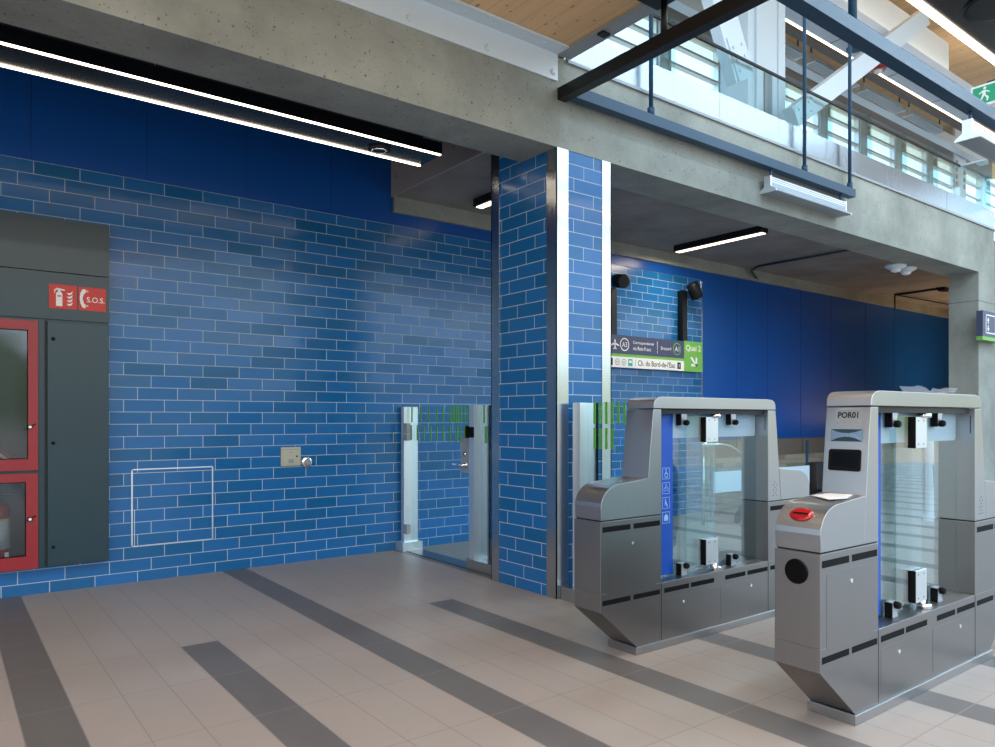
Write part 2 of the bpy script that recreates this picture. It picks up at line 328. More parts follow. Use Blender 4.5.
# ============================================================ mesh helpers
class MB:
    def __init__(s): s.v = []; s.f = []; s.sm = []
    def _add(s, vs, fs, smooth=False):
        o = len(s.v); s.v += [tuple(v) for v in vs]
        for f in fs: s.f.append([i+o for i in f]); s.sm.append(smooth)
        return s
    def box(s, x0, x1, y0, y1, z0, z1):
        x0, x1 = min(x0, x1), max(x0, x1); y0, y1 = min(y0, y1), max(y0, y1); z0, z1 = min(z0, z1), max(z0, z1)
        v = [(x0,y0,z0),(x1,y0,z0),(x1,y1,z0),(x0,y1,z0),(x0,y0,z1),(x1,y0,z1),(x1,y1,z1),(x0,y1,z1)]
        return s._add(v, [(0,3,2,1),(4,5,6,7),(0,1,5,4),(1,2,6,5),(2,3,7,6),(3,0,4,7)])
    def prism(s, poly, axis, a0, a1):
        # poly: list of 2D points; axis Y -> (x,z), X -> (y,z), Z -> (x,y)
        n = len(poly)
        def P(p, a): return {'Y': (p[0], a, p[1]), 'X': (a, p[0], p[1]), 'Z': (p[0], p[1], a)}[axis]
        area = sum(poly[i][0]*poly[(i+1) % n][1]-poly[(i+1) % n][0]*poly[i][1] for i in range(n))
        if (area > 0) == (axis == 'Y'): poly = poly[::-1]
        if a0 > a1: a0, a1 = a1, a0
        v = [P(p, a0) for p in poly]+[P(p, a1) for p in poly]
        fs = [list(range(n))[::-1], list(range(n, 2*n))]+[(i, (i+1) % n, n+(i+1) % n, n+i) for i in range(n)]
        return s._add(v, fs)
    def tube(s, pts, r, n=10, caps=True):
        pts = [Vector(p) for p in pts]; rings = []
        rs = r if isinstance(r, (list, tuple)) else [r]*len(pts)
        up = None
        for i, p in enumerate(pts):
            d = ((pts[i+1]-p) if i < len(pts)-1 else (p-pts[i-1]))
            if 0 < i < len(pts)-1: d = (pts[i+1]-p).normalized()+(p-pts[i-1]).normalized()
            d.normalize()
            if up is None: up = Vector((0, 0, 1)) if abs(d.z) < 0.9 else Vector((1, 0, 0))
            a = d.cross(up).normalized(); b = a.cross(d).normalized(); up = b
            rings.append([p+(a*math.cos(2*PI*k/n)+b*math.sin(2*PI*k/n))*rs[i] for k in range(n)])
        v = [q for ring in rings for q in ring]; fs = []
        for i in range(len(pts)-1):
            for k in range(n):
                fs.append((i*n+k, i*n+(k+1) % n, (i+1)*n+(k+1) % n, (i+1)*n+k))
        s._add(v, fs, True)
        if caps:
            s._add(rings[0], [list(range(n))]); s._add(rings[-1], [list(range(n))[::-1]])
        return s
    def lathe(s, prof, c, axis='Z', n=20):
        # prof: (radius, height) points
        v = []; fs = []
        for r, h in prof:
            for k in range(n):
                a = 2*PI*k/n; x, y = r*math.cos(a), r*math.sin(a)
                v.append({'Z': (c[0]+x, c[1]+y, c[2]+h), 'Y': (c[0]+x, c[1]+h, c[2]+y), 'X': (c[0]+h, c[1]+x, c[2]+y)}[axis])
        for i in range(len(prof)-1):
            for k in range(n): fs.append((i*n+k, i*n+(k+1) % n, (i+1)*n+(k+1) % n, (i+1)*n+k))
        s._add(v, fs, True)
        m = len(prof)
        s._add(v[:n], [list(range(n))]); s._add(v[(m-1)*n:], [list(range(n))])
        return s
    def cyl(s, c, r, h, axis='Z', n=20): return s.lathe([(r, 0), (r, h)], c, axis, n)
    def poly(s, pts): return s._add(pts, [list(range(len(pts)))])
    def build(s, name, mat, parent=None, bevel=0.0, org=None, fix=True):
        me = bpy.data.meshes.new(name)
        if parent is not None: o3 = Vector(parent['_o'])
        elif org is not None: o3 = Vector(org)
        else: o3 = Vector((0, 0, 0))
        me.from_pydata([Vector(v)-o3 for v in s.v], [], s.f)
        for p, q in zip(me.polygons, s.sm): p.use_smooth = q
        if fix:
            bm = bmesh.new(); bm.from_mesh(me); bmesh.ops.remove_doubles(bm, verts=bm.verts, dist=1e-5)
            bmesh.ops.recalc_face_normals(bm, faces=bm.faces); bm.to_mesh(me); bm.free()
        me.materials.append(mat)
        o = bpy.data.objects.new(name, me); COL.objects.link(o)
        o['_o'] = list(o3)
        if parent is not None: o.parent = parent
        else: o.location = o3
        if bevel:
            b = o.modifiers.new('edge', 'BEVEL'); b.width = bevel; b.segments = 2; b.limit_method = 'ANGLE'; b.angle_limit = 0.7
        return o
def B(*a): return MB().box(*a)
def thing(name, label, cat, loc, group=None):
    o = bpy.data.objects.new(name, None); COL.objects.link(o)
    o.location = loc; o['_o'] = list(loc); o.empty_display_size = 0.1
    o['label'] = label; o['category'] = cat
    if group: o['group'] = group
    return o
def tag(o, label, cat, group=None):
    o['label'] = label; o['category'] = cat
    if group: o['group'] = group
    return o
def struct(o): o['kind'] = 'structure'; return o
def copy_tree(o, parent=None):
    c = o.copy(); COL.objects.link(c); c.parent = parent
    for ch in [x for x in bpy.data.objects if x.parent == o]:
        copy_tree(ch, c)
    return c
def text(body, x, y, z, width, height, mat, name, parent, face='Y', lean=0.0, depth=0.0012, bold=0.0):
    """lettering standing on a face that looks towards -Y (face 'Y') or -X (face 'X'); (x,y,z) is the lower left corner"""
    cu = bpy.data.curves.new('lettering', 'FONT'); cu.body = body; cu.size = 1; cu.extrude = 0.0; cu.offset = bold
    ob = bpy.data.objects.new('lettering', cu); COL.objects.link(ob)
    dg = bpy.context.evaluated_depsgraph_get()
    me = bpy.data.meshes.new_from_object(ob.evaluated_get(dg))
    bpy.data.objects.remove(ob); bpy.data.curves.remove(cu)
    xs = [v.co.x for v in me.vertices]; ys = [v.co.y for v in me.vertices]
    x0, x1 = min(xs), max(xs); y0, y1 = min(ys), max(ys)
    mb = MB(); o3 = parent['_o'] if parent is not None else (0, 0, 0)
    vs = []
    for v in me.vertices:
        a = (v.co.x-x0)/(x1-x0)*width; b = (v.co.y-y0)/(y1-y0)*height
        vs.append((x+a, y-depth, z+b) if face == 'Y' else (x+b*lean-depth, y-a, z+b))
    mb._add(vs, [list(p.vertices) for p in me.polygons])
    bpy.data.meshes.remove(me)
    return mb.build(name, mat, parent, fix=False)
def ring2d(mb, cx, y, cz, r0, r1, n=28, d=0.0012):
    for k in range(n):
        a, b = 2*PI*k/n, 2*PI*(k+1)/n
        mb.poly([(cx+r0*math.cos(a), y-d, cz+r0*math.sin(a)), (cx+r1*math.cos(a), y-d, cz+r1*math.sin(a)), (cx+r1*math.cos(b), y-d, cz+r1*math.sin(b)), (cx+r0*math.cos(b), y-d, cz+r0*math.sin(b))])
    return mb

# ============================================================ SETTING
struct(B(-8, 24, -7, 7.2, -0.15, 0).build('floor', M['floor']))
# back wall: tiled zone with the recess of the fire cabinet left open
w = MB()
w.box(-8, -0.40, 6.7, 7.1, 0, 3.345).box(-0.40, 1.093, 6.7, 7.1, 0, 0.215).box(-0.40, 1.093, 6.7, 7.1, 2.90, 3.345).box(1.093, 8.755, 6.7, 7.1, 0, 3.345)
struct(w.build('wall_back', M['tile_wall']))
struct(B(-8, 3.70, 6.69, 7.1, 3.345, 4.2).build('wall_back.001', M['bluewall']))
struct(B(3.70, 8.755, 6.69, 7.1, 3.345, 3.75).build('wall_back.002', M['bluewall']))
struct(B(8.755, 20, 6.69, 7.1, 1.037, 3.75).build('wall_back.003', M['bluewall']))
struct(B(8.755, 20, 6.70, 7.1, 0.77, 1.037).build('wall_back.004', M['beige']))
struct(B(8.755, 20, 6.70, 7.1, 0, 0.77).build('wall_back.005', M['brick']))
for x in (-0.25, 0.569, 1.391, 2.215, 3.04): struct(B(x, x+0.004, 6.688, 6.692, 3.35, 4.05).build('trim_1', M['seam']))
for x in (9.577, 10.398, 11.34, 12.3, 13.5, 14.6): struct(B(x, x+0.004, 6.687, 6.692, 1.04, 3.46).build('trim_1', M['seam']))
struct(B(8.745, 8.762, 6.685, 6.72, 0, 3.33).build('trim_2', M['trim_steel']))
s = MB()
for x in (9.6, 10.46, 11.4): s.box(x, x+0.006, 6.694, 6.70, 0.775, 1.03)
struct(s.build('trim_3', M['slate_dark']))
# ceilings
struct(B(-8, 3.70, 4.57, 7.1, 4.05, 4.12).build('ceiling', M['ceiling_black']))
struct(B(3.72, 20, 4.57, 7.1, 3.63, 4.07).build('ceiling.001', M['slab']))
struct(B(3.70, 3.72, 4.57, 6.69, 3.625, 4.05).build('trim_4', M['fascia_paint']))
s = MB()
for y, z in ((6.58, 3.80), (6.58, 3.95), (5.55, 3.80), (5.0, 3.8)): s.cyl((3.70, y, z), 0.02, -0.015, 'X', 12)
struct(s.build('trim_5', M['fascia_paint']))
struct(B(3.72, 20, 6.65, 6.69, 3.468, 3.63).build('trim_6', M['concrete']))
# front concrete beam and right column
struct(B(-8, 12.1, 4.15, 4.57, 3.396, 4.07).build('concrete_beam', M['concrete']))
struct(B(11.55, 12.1, 4.15, 4.53, 0, 3.396).build('concrete_column', M['concrete']))
struct(B(11.55-0.002, 12.1, 4.148, 4.532, 2.995, 3.0).build('trim_7', M['slate_dark']))
struct(B(-8, 3.80, -4.5, 4.57, 4.10, 4.35).build('ceiling.002', M['wood']))
struct(B(3.8, 22, -3, 7.6, 7.60, 7.85).build('ceiling.003', M['wood']))
struct(B(3.8, 20, 4.6, 7.1, 4.075, 4.13).build('floor.001', M['slab']))
struct(B(12.1, 20, 4.40, 4.57, 0, 4.07).build('wall_right', M['slab']))  # this and the end wall are added to keep sky light out
struct(B(20, 20.2, 4.40, 7.1, 0, 4.07).build('wall_right.001', M['slab']))
# steel angle that carries the timber ceiling on the beam
ang = thing('steel_angle', 'light grey bolted steel angle under the timber ceiling edge on the concrete beam', 'steel angle', (0, 4.14, 3.9))
MB().box(-8, 3.70, 4.135, 4.15, 3.885, 4.095).build('wall_leg', M['white_paint'], ang)
MB().box(-8, 3.70, 4.01, 4.135, 4.083, 4.098).build('ceiling_leg', M['white_paint'], ang)
for x in (-0.1, 0.55, 1.17, 1.8, 2.422, 3.047, 3.65):
    MB().lathe([(0.024, 0), (0.024, -0.006), (0.012, -0.02)], (x, 4.135, 3.937), 'Y', 12).build('bolt', M['white_paint'], ang)
for x in (2.55, 2.8, 3.05, 3.3, 3.5, 3.66):
    MB().lathe([(0.010, 0), (0.006, -0.01)], (x, 4.055, 4.083), 'Z', 10).build('screw', M['white_paint'], ang)
# edge angle of the timber slab along the opening
o = thing('slab_edge_angle', 'grey steel angle lining the edge of the timber ceiling beside the opening', 'steel angle', (3.76, 2, 4.08))
MB().box(3.70, 3.82, -2, 4.13, 4.075, 4.099).box(3.80, 3.82, -2, 4.13, 4.10, 4.33).build('angle', M['grey_paint'], o)
for y in (3.70,): MB().box(3.71, 3.78, y-0.03, y+0.03, 4.06, 4.075).build('clip', M['black'], o)

# tiled column
c = MB().box(3.705, 4.275, 4.155, 4.962, 0, 3.629)
colo = struct(c.build('tiled_column', M['tile_col_front']))
colo.data.materials.append(M['tile_col_left'])
for p in colo.data.polygons:
    if abs(p.normal.x) > 0.5: p.material_index = 1
# note: trims are sheets wrapped round each corner
for (a, nm) in (((3.698, 3.82, 4.148, 4.156, 0, 3.396), 0), ((3.698, 3.706, 4.148, 4.262, 0, 3.396), 0), ((4.18, 4.283, 4.148, 4.156, 0, 3.396), 0),
                ((4.274, 4.283, 4.148, 4.262, 0, 3.396), 0), ((3.698, 3.706, 4.862, 4.97, 0, 3.63), 0), ((3.698, 3.82, 4.961, 4.97, 0, 3.63), 0)):
    MB().box(*a).build('corner_trim', M['trim_steel'], colo)

# ============================================================ wall panels, upper level
struct(B(3.80, 12.1, 4.142, 4.158, 4.075, 4.325).build('trim_8', M['fascia']))
struct(B(3.80, 12.1, 4.128, 4.16, 4.05, 4.075).build('trim_9', M['grey_paint']))
s = MB()
for x in (5.68, 6.63, 7.53, 9.03, 10.5): s.box(x, x+0.006, 4.1405, 4.145, 4.075, 4.325)
struct(s.build('trim_10', M['grey_paint']))
bal = thing('glass_balustrade', 'clear glass balustrade with thin black top rail above the metal fascia', 'balustrade', (8, 4.6, 4.1))
xs = (3.85, 5.3, 6.8, 8.25, 9.7, 10.85, 12.0)
for a, b in zip(xs[:-1], xs[1:]):
    MB().box(a+0.004, b-0.004, 4.55, 4.562, 4.11, 5.06).build('glass_panel', M['glass'], bal)
MB().box(11.99, 12.002, 3.75, 4.55, 4.35, 5.06).build('glass_panel', M['glass'], bal)
MB().box(3.85, 12.01, 4.545, 4.567, 5.06, 5.085).build('top_rail', M['black'], bal)
MB().box(11.985, 12.01, 3.75, 4.545, 5.06, 5.085).build('top_rail', M['white_paint'], bal)

# clerestory windows
head, sill = 7.03, 5.2
wx = [8.44+1.43*k for k in range(-3, 9)]
for i, x in enumerate(wx):
    x1 = x+1.10
    fr = MB()
    fr.box(x-0.05, x, 6.98, 7.08, sill, head).box(x1, x1+0.05, 6.98, 7.08, sill, head)
    fr.box(x, x1, 6.98, 7.08, head-0.02, head+0.04)
    for z in (6.79, 6.51, 6.22, 5.93, 5.6, sill): fr.box(x, x1, 6.99, 7.07, z-0.018, z+0.018)
    f = struct(fr.build('window_%d' % (i+1), M['alu'], org=(x+0.55, 7.0, sill)))
    MB().box(x, x1, 7.03, 7.036, sill, head).build('pane', M['window_glass'], f)
    MB().box(x+0.01, x1-0.01, 7.045, 7.05, 6.79, head-0.03).build('blind', M['frit'], f)
s = MB(); f2 = MB()
for x in wx:
    f2.box(x-0.28, x-0.24, 6.80, 6.97, sill, head).box(x-0.10, x-0.06, 6.86, 6.97, sill, head)
struct(f2.build('trim_11', M['glass']))
struct(B(3.8, 20, 6.9, 7.12, head+0.04, 7.60).build('wall_back.006', M['grey_paint']))
struct(B(3.8, 20, 6.9, 7.12, 4.13, sill-0.03).build('wall_back.007', M['white_paint']))
for x in wx: s.box(x-0.24, x-0.05, 6.985, 7.1, sill, head+0.04)
struct(s.build('wall_back.008', M['alu']))

# long white steel edge beam under the clerestory ceiling, with its posts
tag(MB().box(3.9, 18.4, 6.42, 6.58, 6.94, 7.14).build('white_beam', M['white_paint'], org=(11, 6.5, 6.94)), 'long white horizontal steel beam in front of the clerestory window heads', 'beam')
def steel_post(x0, x1, y, z0, z1, label):
    t = thing('steel_column', label, 'column', ((x0+x1)/2, y, z0))
    m = (x0+x1)/2
    MB().box(x0, x1, y-0.02, y+0.0, z0, z1).box(x0, x1, y+0.30, y+0.32, z0, z1).box(m-0.02, m+0.02, y, y+0.30, z0, z1).build('shaft', M['white_paint'], t)
    return t
# main white column with a knee brace on each side
t = thing('steel_column', 'white steel column behind the metal fascia with a brace on each side', 'column', (7.75, 5.05, 4.13))
MB().box(7.42, 8.13, 5.02, 5.05, 4.13, 7.6).build('front_plate', M['white_paint'], t)
MB().box(7.42, 8.13, 5.32, 5.35, 4.13, 7.6).box(7.50, 7.54, 5.05, 5.32, 4.13, 7.6).box(7.98, 8.02, 5.05, 5.32, 4.13, 7.6).build('shaft', M['white_paint'], t)
MB().box(7.72, 7.87, 5.0, 5.02, 4.6, 5.42).build('pocket', M['grey_paint'], t)
MB().box(7.38, 7.44, 5.0, 5.36, 4.13, 7.6).box(7.54, 7.56, 4.99, 5.03, 4.13, 7.6).box(8.0, 8.14, 5.0, 5.02, 4.13, 7.6).build('flange', M['white_paint'], t)
def brace(name, p0, p1, w, d, label, y):
    t = thing(name, label, 'brace', (p0[0], y, p0[1]))
    dx, dz = p1[0]-p0[0], p1[1]-p0[1]; L = math.hypot(dx, dz); nx, nz = -dz/L*w/2, dx/L*w/2
    MB().prism([(p0[0]+nx, p0[1]+nz), (p0[0]-nx, p0[1]-nz), (p1[0]-nx, p1[1]-nz), (p1[0]+nx, p1[1]+nz)], 'Y', y, y+d).build('bar', M['white_paint'], t)
    ux, uz = dx/L, dz/L
    a = 0.45
    q = MB().prism([(p0[0]+nx*.8, p0[1]+nz*.8), (p0[0]-nx*.8, p0[1]-nz*.8), (p0[0]-nx*.8+ux*a, p0[1]-nz*.8+uz*a), (p0[0]+nx*.8+ux*a, p0[1]+nz*.8+uz*a)], 'Y', y-0.015, y)
    q.build('gusset_plate', M['white_paint'], t)
    for k in (0.1, 0.22, 0.34):
        for sgn in (-0.45, 0.45):
            MB().cyl((p0[0]+ux*k+nx*sgn, y-0.015, p0[1]+uz*k+nz*sgn), 0.016, -0.012, 'Y', 10).build('bolt', M['white_paint'], t)
    return t
brace('diagonal_brace', (6.78, 4.93), (5.85, 6.6), 0.36, 0.12, 'white diagonal brace leaning left off the white steel column', 4.62)
brace('diagonal_brace', (7.72, 4.76), (11.1, 7.02), 0.235, 0.12, 'long white diagonal brace rising right from the white steel column to the roof', 4.62)
tag(MB().box(4.2, 12.9, 5.06, 5.30, 6.90, 7.36).build('white_beam', M['white_paint'], org=(8.5, 5.1, 6.9)), 'deep white beam end hanging under the timber roof behind the dark suspended frame', 'beam')
t = thing('steel_column', 'white perforated steel column at the far end of the glass balustrade', 'column', (17.5, 6.7, 4.13))
MB().box(17.2, 17.75, 6.62, 6.66, 4.13, 7.6).build('shaft', M['white_paint'], t)
q = MB()
for z in (6.35, 6.5, 6.65, 6.8): q.cyl((17.28, 6.62, z), 0.05, -0.01, 'Y', 12).cyl((17.67, 6.62, z), 0.05, -0.01, 'Y', 12)
q.build('bolt_row', M['grey_paint'], t)
t = thing('steel_column', 'white perforated steel column just right of the main white column', 'column', (9.9, 6.7, 4.13))
MB().box(9.95, 10.35, 6.62, 6.66, 4.13, 7.6).build('shaft', M['white_paint'], t)
q = MB()
for z in (6.45, 6.6, 6.75, 6.9): q.cyl((10.03, 6.62, z), 0.045, -0.01, 'Y', 12)
q.build('bolt_row', M['grey_paint'], t)

# upper linear light box, pipes
t = thing('linear_light_box', 'wide grey metal light box with a lit edge under the timber roof', 'ceiling light', (9, 4.9, 6.5))
MB().box(8.2, 14.3, 4.78, 5.33, 6.50, 6.62).build('housing', simple('grey_metal_soffit', '#C2CCDA', 0.4, 0.0), t)
MB().box(8.2, 14.3, 5.33, 5.365, 6.495, 6.55).build('led_strip', M['strip_up'], t)
q = MB()
for x in (9.75, 11.4, 12.9): MB().box(x, x+0.008, 4.78, 5.33, 6.496, 6.50).build('panel_joint', M['seam'], t)
t = thing('ceiling_speaker', 'dark round speaker set in the grey light box above the long brace', 'speaker', (9.2, 4.98, 6.49))
MB().cyl((10.15, 5.18, 6.498), 0.11, -0.02, 'Z', 24).build('grille', M['black_frame'], t)
t = thing('smoke_detector', 'red and white detector under the grey light box', 'detector', (10.95, 5.24, 6.38))
MB().lathe([(0.13, 0), (0.13, -0.03), (0.10, -0.06)], (10.95, 5.24, 6.498), 'Z', 20).build('body', M['card_red'], t)
MB().lathe([(0.06, 0), (0.05, -0.03), (0.02, -0.05)], (10.95, 5.24, 6.44), 'Z', 16).build('lens', M['white_sign'], t)
tag(MB().box(4.0, 16.5, 5.72, 5.84, 6.78, 6.90).build('cable_tray', simple('brown_tray', '#4A403C', 0.5), org=(10, 5.8, 6.78)), 'dark brown cable tray running under the timber roof past the grey light box', 'cable tray')
tag(MB().box(4.0, 16.5, 5.98, 6.05, 7.0, 7.07).build('conduit', M['grey_paint'], org=(10, 6.0, 7.0)), 'slim grey conduit between the brown cable tray and the white beam', 'conduit')

def luminaire(x0, x1, y, z0, z1, label, loc, post_top, group=None):
    t = thing('hanging_luminaire', label, 'light fitting', loc, group)
    h = z1-z0
    prof = [(y-0.085, z0), (y+0.085, z0), (y+0.085, z0+0.012), (y+0.03, z0+0.055), (y+0.022, z1), (y-0.022, z1), (y-0.03, z0+0.055), (y-0.085, z0+0.012)]
    MB().prism(prof, 'X', x0+0.02, x1-0.02).build('body', M['fitting_grey'], t)
    q = MB()
    for k in range(3): q.box(x0+0.02, x1-0.02, y-0.03, y+0.03, z1-0.012-k*0.02, z1-0.004-k*0.02)
    q.build('ribs', M['alu'], t)
    MB().box(x0+0.03, x1-0.03, y-0.06, y+0.06, z0-0.004, z0).build('lens', M['grey_paint'], t)
    for xe, d in ((x0, 0.02), (x1-0.02, 0.02)):
        MB().prism([(y-0.09, z0-0.005), (y+0.09, z0-0.005), (y+0.09, z0+0.01), (y+0.035, z0+0.05), (y+0.035, z1+0.005), (y-0.035, z1+0.005), (y-0.035, z0+0.05), (y-0.09, z0+0.01)], 'X', xe, xe+d).build('end_cap', M['alu'], t)
    for xe in (x0+0.06, x1-0.06):
        MB().tube([(xe, y, z1-0.01), (xe, y, post_top)], 0.013, 10).build('hanger', M['black_frame'], t)
    return t
# ============================================================ suspended frame with two fittings
fr = thing('suspended_frame', 'dark blue-grey suspended rectangular steel frame hanging in front of the concrete beam', 'hanging frame', (5.8, 3.2, 3.75))
MB().box(3.71, 3.79, -0.5, 4.15, 3.75, 3.84).build('crossbeam', M['black'], fr)
MB().box(3.79, 7.92, 4.03, 4.11, 3.75, 3.835).build('long_beam', M['black_frame'], fr)
MB().box(3.79, 9.5, 2.31, 2.405, 3.75, 3.84).build('long_beam', M['black_frame'], fr)
for x in (4.665, 6.973, 7.87):
    MB().tube([(x, 4.07, 3.83), (x, 4.07, 7.6)], 0.018, 10).build('rod', M['black_frame'], fr)
    MB().cyl((x, 4.07, 3.835), 0.03, 0.07, 'Z', 10).build('rod_socket', M['black_frame'], fr)
for x in (4.60, 6.98):
    MB().tube([(x, 2.358, 3.83), (x, 2.358, 7.59)], 0.024, 10).build('rod', M['black_frame'], fr)
MB().tube([(3.75, 3.16, 3.84), (3.75, 3.16, 4.09)], 0.022, 10).build('rod', M['black'], fr)
MB().box(3.60, 3.80, 3.10, 3.26, 4.06, 4.075).build('ceiling_plate', M['black'], fr)
luminaire(6.32, 7.74, 4.07, 3.525, 3.67, 'grey trough light fitting under the dark frame in front of the concrete beam', (7.1, 4.07, 3.5), 3.76, 'trough fittings under the dark frame')
luminaire(6.36, 7.92, 2.365, 3.525, 3.67, 'grey trough light fitting under the dark frame at the right edge of the photo', (7.1, 2.35, 3.5), 3.76, 'trough fittings under the dark frame')
for i, (a, b, lab) in enumerate(((9.1, 10.5, 'small white trough fitting nearest the main white column by the clerestory'), (10.75, 12.15, 'small white trough fitting second from the main white column by the clerestory'),
            (12.4, 13.8, 'small white trough fitting third from the main white column by the clerestory'), (14.05, 15.45, 'small white trough fitting fourth from the main white column by the clerestory'))):
    luminaire(a, b, 6.2, 6.86, 7.0, lab, ((a+b)/2, 6.2, 6.86), 7.6, 'white fittings by the clerestory')

# ============================================================ linear lights
t = thing('linear_light_box', 'long black light box with two lit strips hanging above the blue tiled wall', 'ceiling light', (0, 5.2, 3.5))
MB().box(-8, 3.27, 5.06, 5.405, 3.505, 3.60).build('housing', M['fixture'], t)
for y in (5.062, 5.382): MB().box(-8, 3.26, y, y+0.019, 3.496, 3.506).build('led_strip', M['strip'], t)
for x in (-1.9, 1.11): MB().tube([(x, 5.1, 3.6), (x, 5.1, 4.04)], 0.003, 6).build('wire', M['alu'], t)
t = thing('downlight', 'round spot light at the end of the black light box over the tiled wall', 'downlight', (2.80, 5.22, 3.49))
MB().cyl((2.80, 5.25, 3.4955), 0.095, 0.006, 'Z', 28).build('bezel', M['black'], t)
MB().tube([(2.80+0.055*math.cos(a*PI/14), 5.25+0.055*math.sin(a*PI/14), 3.485) for a in range(27)], 0.008, 8).build('chrome_ring', M['chrome'], t)
for a, x0, x1, y0, y1, lab in ((0, 7.72, 7.86, 5.05, 6.35, 'black linear light with a lit underside on the slab right of the tiled column'), (1, 4.42, 4.56, 5.02, 6.25, 'black linear light partly hidden behind the left side of the tiled column')):
    t = thing('linear_light', lab, 'ceiling light', ((x0+x1)/2, (y0+y1)/2, 3.55), 'short linear lights under the slab')
    MB().box(x0, x1, y0, y1, 3.55, 3.63).build('housing', M['fixture'], t)
    MB().box(x0+0.03, x1-0.03, y0+0.01, y1-0.01, 3.545, 3.552).build('led_strip', M['lamp_lens'], t)
t = thing('linear_light_box', 'black light box with a bright edge strip at the top right of the photo', 'ceiling light', (6, 1.7, 3.8))
MB().box(4.0, 11, 1.35, 1.95, 3.81, 3.92).build('housing', M['fixture'], t)
MB().box(4.0, 11, 1.95, 1.995, 3.80, 3.92).build('led_strip', M['strip'], t)
for x in (5.2, 6.5): MB().tube([(x, 1.9, 3.92), (x, 1.9, 7.59)], 0.004, 6).build('wire', M['alu'], t)
t = thing('ceiling_speaker', 'large dark round speaker in the black light box at the top right', 'speaker', (5.0, 1.72, 3.8))
MB().lathe([(0.19, 0), (0.19, -0.012), (0.165, -0.012)], (5.0, 1.68, 3.81), 'Z', 32).build('ring', M['black'], t)
MB().cyl((5.0, 1.68, 3.81), 0.165, -0.005, 'Z', 32).build('grille', M['ceiling_black'], t)

# ceiling items under the slab
t = thing('conduit', 'dark thin conduit crossing the slab underside near the linear light', 'conduit', (9.7, 6, 3.61))
MB().tube([(10.0, 6.62, 3.50), (9.75, 6.55, 3.58), (9.70, 6.4, 3.61), (9.70, 4.6, 3.60)], 0.016, 8).build('pipe', M['slate'], t)
t = thing('conduit', 'thin bent conduit with a drop rod under the warm lit slab end', 'conduit', (13.9, 6, 3.6))
MB().tube([(13.85, 6.33, 3.60), (13.86, 6.0, 3.60), (13.9, 5.6, 3.61)], 0.02, 8).build('pipe', M['black'], t)
MB().tube([(13.85, 6.33, 3.6), (15.2, 6.2, 3.58), (17.0, 6.1, 3.58)], 0.012, 8).build('branch', M['black'], t)
MB().tube([(13.85, 6.33, 3.61), (13.85, 6.33, 3.33)], 0.012, 8).build('drop_rod', M['black'], t)
MB().box(13.86, 14.06, 5.5, 5.62, 3.57, 3.625).build('junction_box', M['black'], t)
for x, y, lab in ((10.15, 4.63, 'left one of two small white camera domes under the concrete beam'), (10.45, 4.63, 'right one of two small white camera domes under the concrete beam')):
    t = thing('dome_camera', lab, 'camera', (x, y, 3.34), 'white domes under the beam')
    MB().lathe([(0.04, 0.29), (0.04, 0.10), (0.05, 0.09), (0.13, 0.05), (0.13, 0.03), (0.08, 0.0)], (x, y, 3.34), 'Z', 20).build('housing', M['white_paint'], t)
    MB().lathe([(0.07, 0), (0.055, -0.03), (0.02, -0.045)], (x, y, 3.34), 'Z', 16).build('dome', M['white_sign'], t)
o = MB().box(9.75, 10.5, 4.60, 4.63, 3.59, 3.62).build('bracket_rail', M['black'], org=(10, 4.6, 3.6))
tag(o, 'short dark rail that carries the two white camera domes', 'rail')

# ============================================================ fire cabinet in the tiled wall
fc = thing('fire_cabinet', 'slate and red fire cabinet built into the blue tiled wall', 'cabinet', (0.35, 6.6, 0.215))
hs = MB()
hs.box(-0.40, 1.093, 6.96, 6.99, 0.217, 2.90)                      # back
hs.box(-0.40, -0.36, 6.62, 6.96, 0.217, 2.90).box(1.06, 1.093, 6.62, 6.96, 0.217, 2.90)
hs.box(-0.36, 1.06, 6.62, 6.96, 0.217, 0.25).box(-0.36, 1.06, 6.62, 6.96, 0.94, 0.965).box(-0.36, 1.06, 6.62, 6.96, 2.10, 2.14).box(0.61, 0.65, 6.605, 6.96, 0.217, 2.11)
hs.build('housing', M['slate'], fc)
B(-0.40, 1.096, 6.60, 6.64, 2.122, 2.482).build('header_panel', M['slate'], fc)
B(-0.40, 1.096, 6.60, 6.64, 2.489, 2.90).build('header_panel', M['slate'], fc)
B(-0.36, 1.06, 6.64, 6.70, 2.14, 2.88).build('header_core', M['slate_dark'], fc)
def framed_door(x0, x1, z0, z1, wx0, wx1, wz0, wz1, latch_z):
    q = MB().box(x0, wx0, 6.59, 6.615, z0, z1).box(wx1, x1, 6.59, 6.615, z0, z1).box(wx0, wx1, 6.59, 6.615, z0, wz0).box(wx0, wx1, 6.59, 6.615, wz1, z1)
    d = q.build('red_door', M['red'], fc)
    MB().box(wx0, wx1, 6.60, 6.605, wz0, wz1).build('pane', M['door_glass'], d)
    g = MB().box(wx0-0.002, wx0+0.006, 6.596, 6.608, wz0, wz1).box(wx1-0.006, wx1+0.002, 6.596, 6.608, wz0, wz1).box(wx0, wx1, 6.596, 6.608, wz0, wz0+0.006).box(wx0, wx1, 6.596, 6.608, wz1-0.006, wz1)
    g.build('gasket', M['rubber'], d)
    l = MB().cyl((x1-0.053, 6.59, latch_z), 0.017, -0.014, 'Y', 16).prism([(x1-0.095, latch_z-0.02), (x1-0.085, latch_z-0.02), (x1-0.012, latch_z+0.02), (x1-0.02, latch_z+0.026)], 'Y', 6.582, 6.59)
    l.build('latch', M['rubber'], d)
    MB().cyl((x1-0.053, 6.576, latch_z), 0.011, -0.004, 'Y', 14).build('latch_screw', M['chrome'], d)
framed_door(-0.36, 0.607, 0.964, 2.10, -0.30, 0.543, 1.05, 2.026, 1.292)
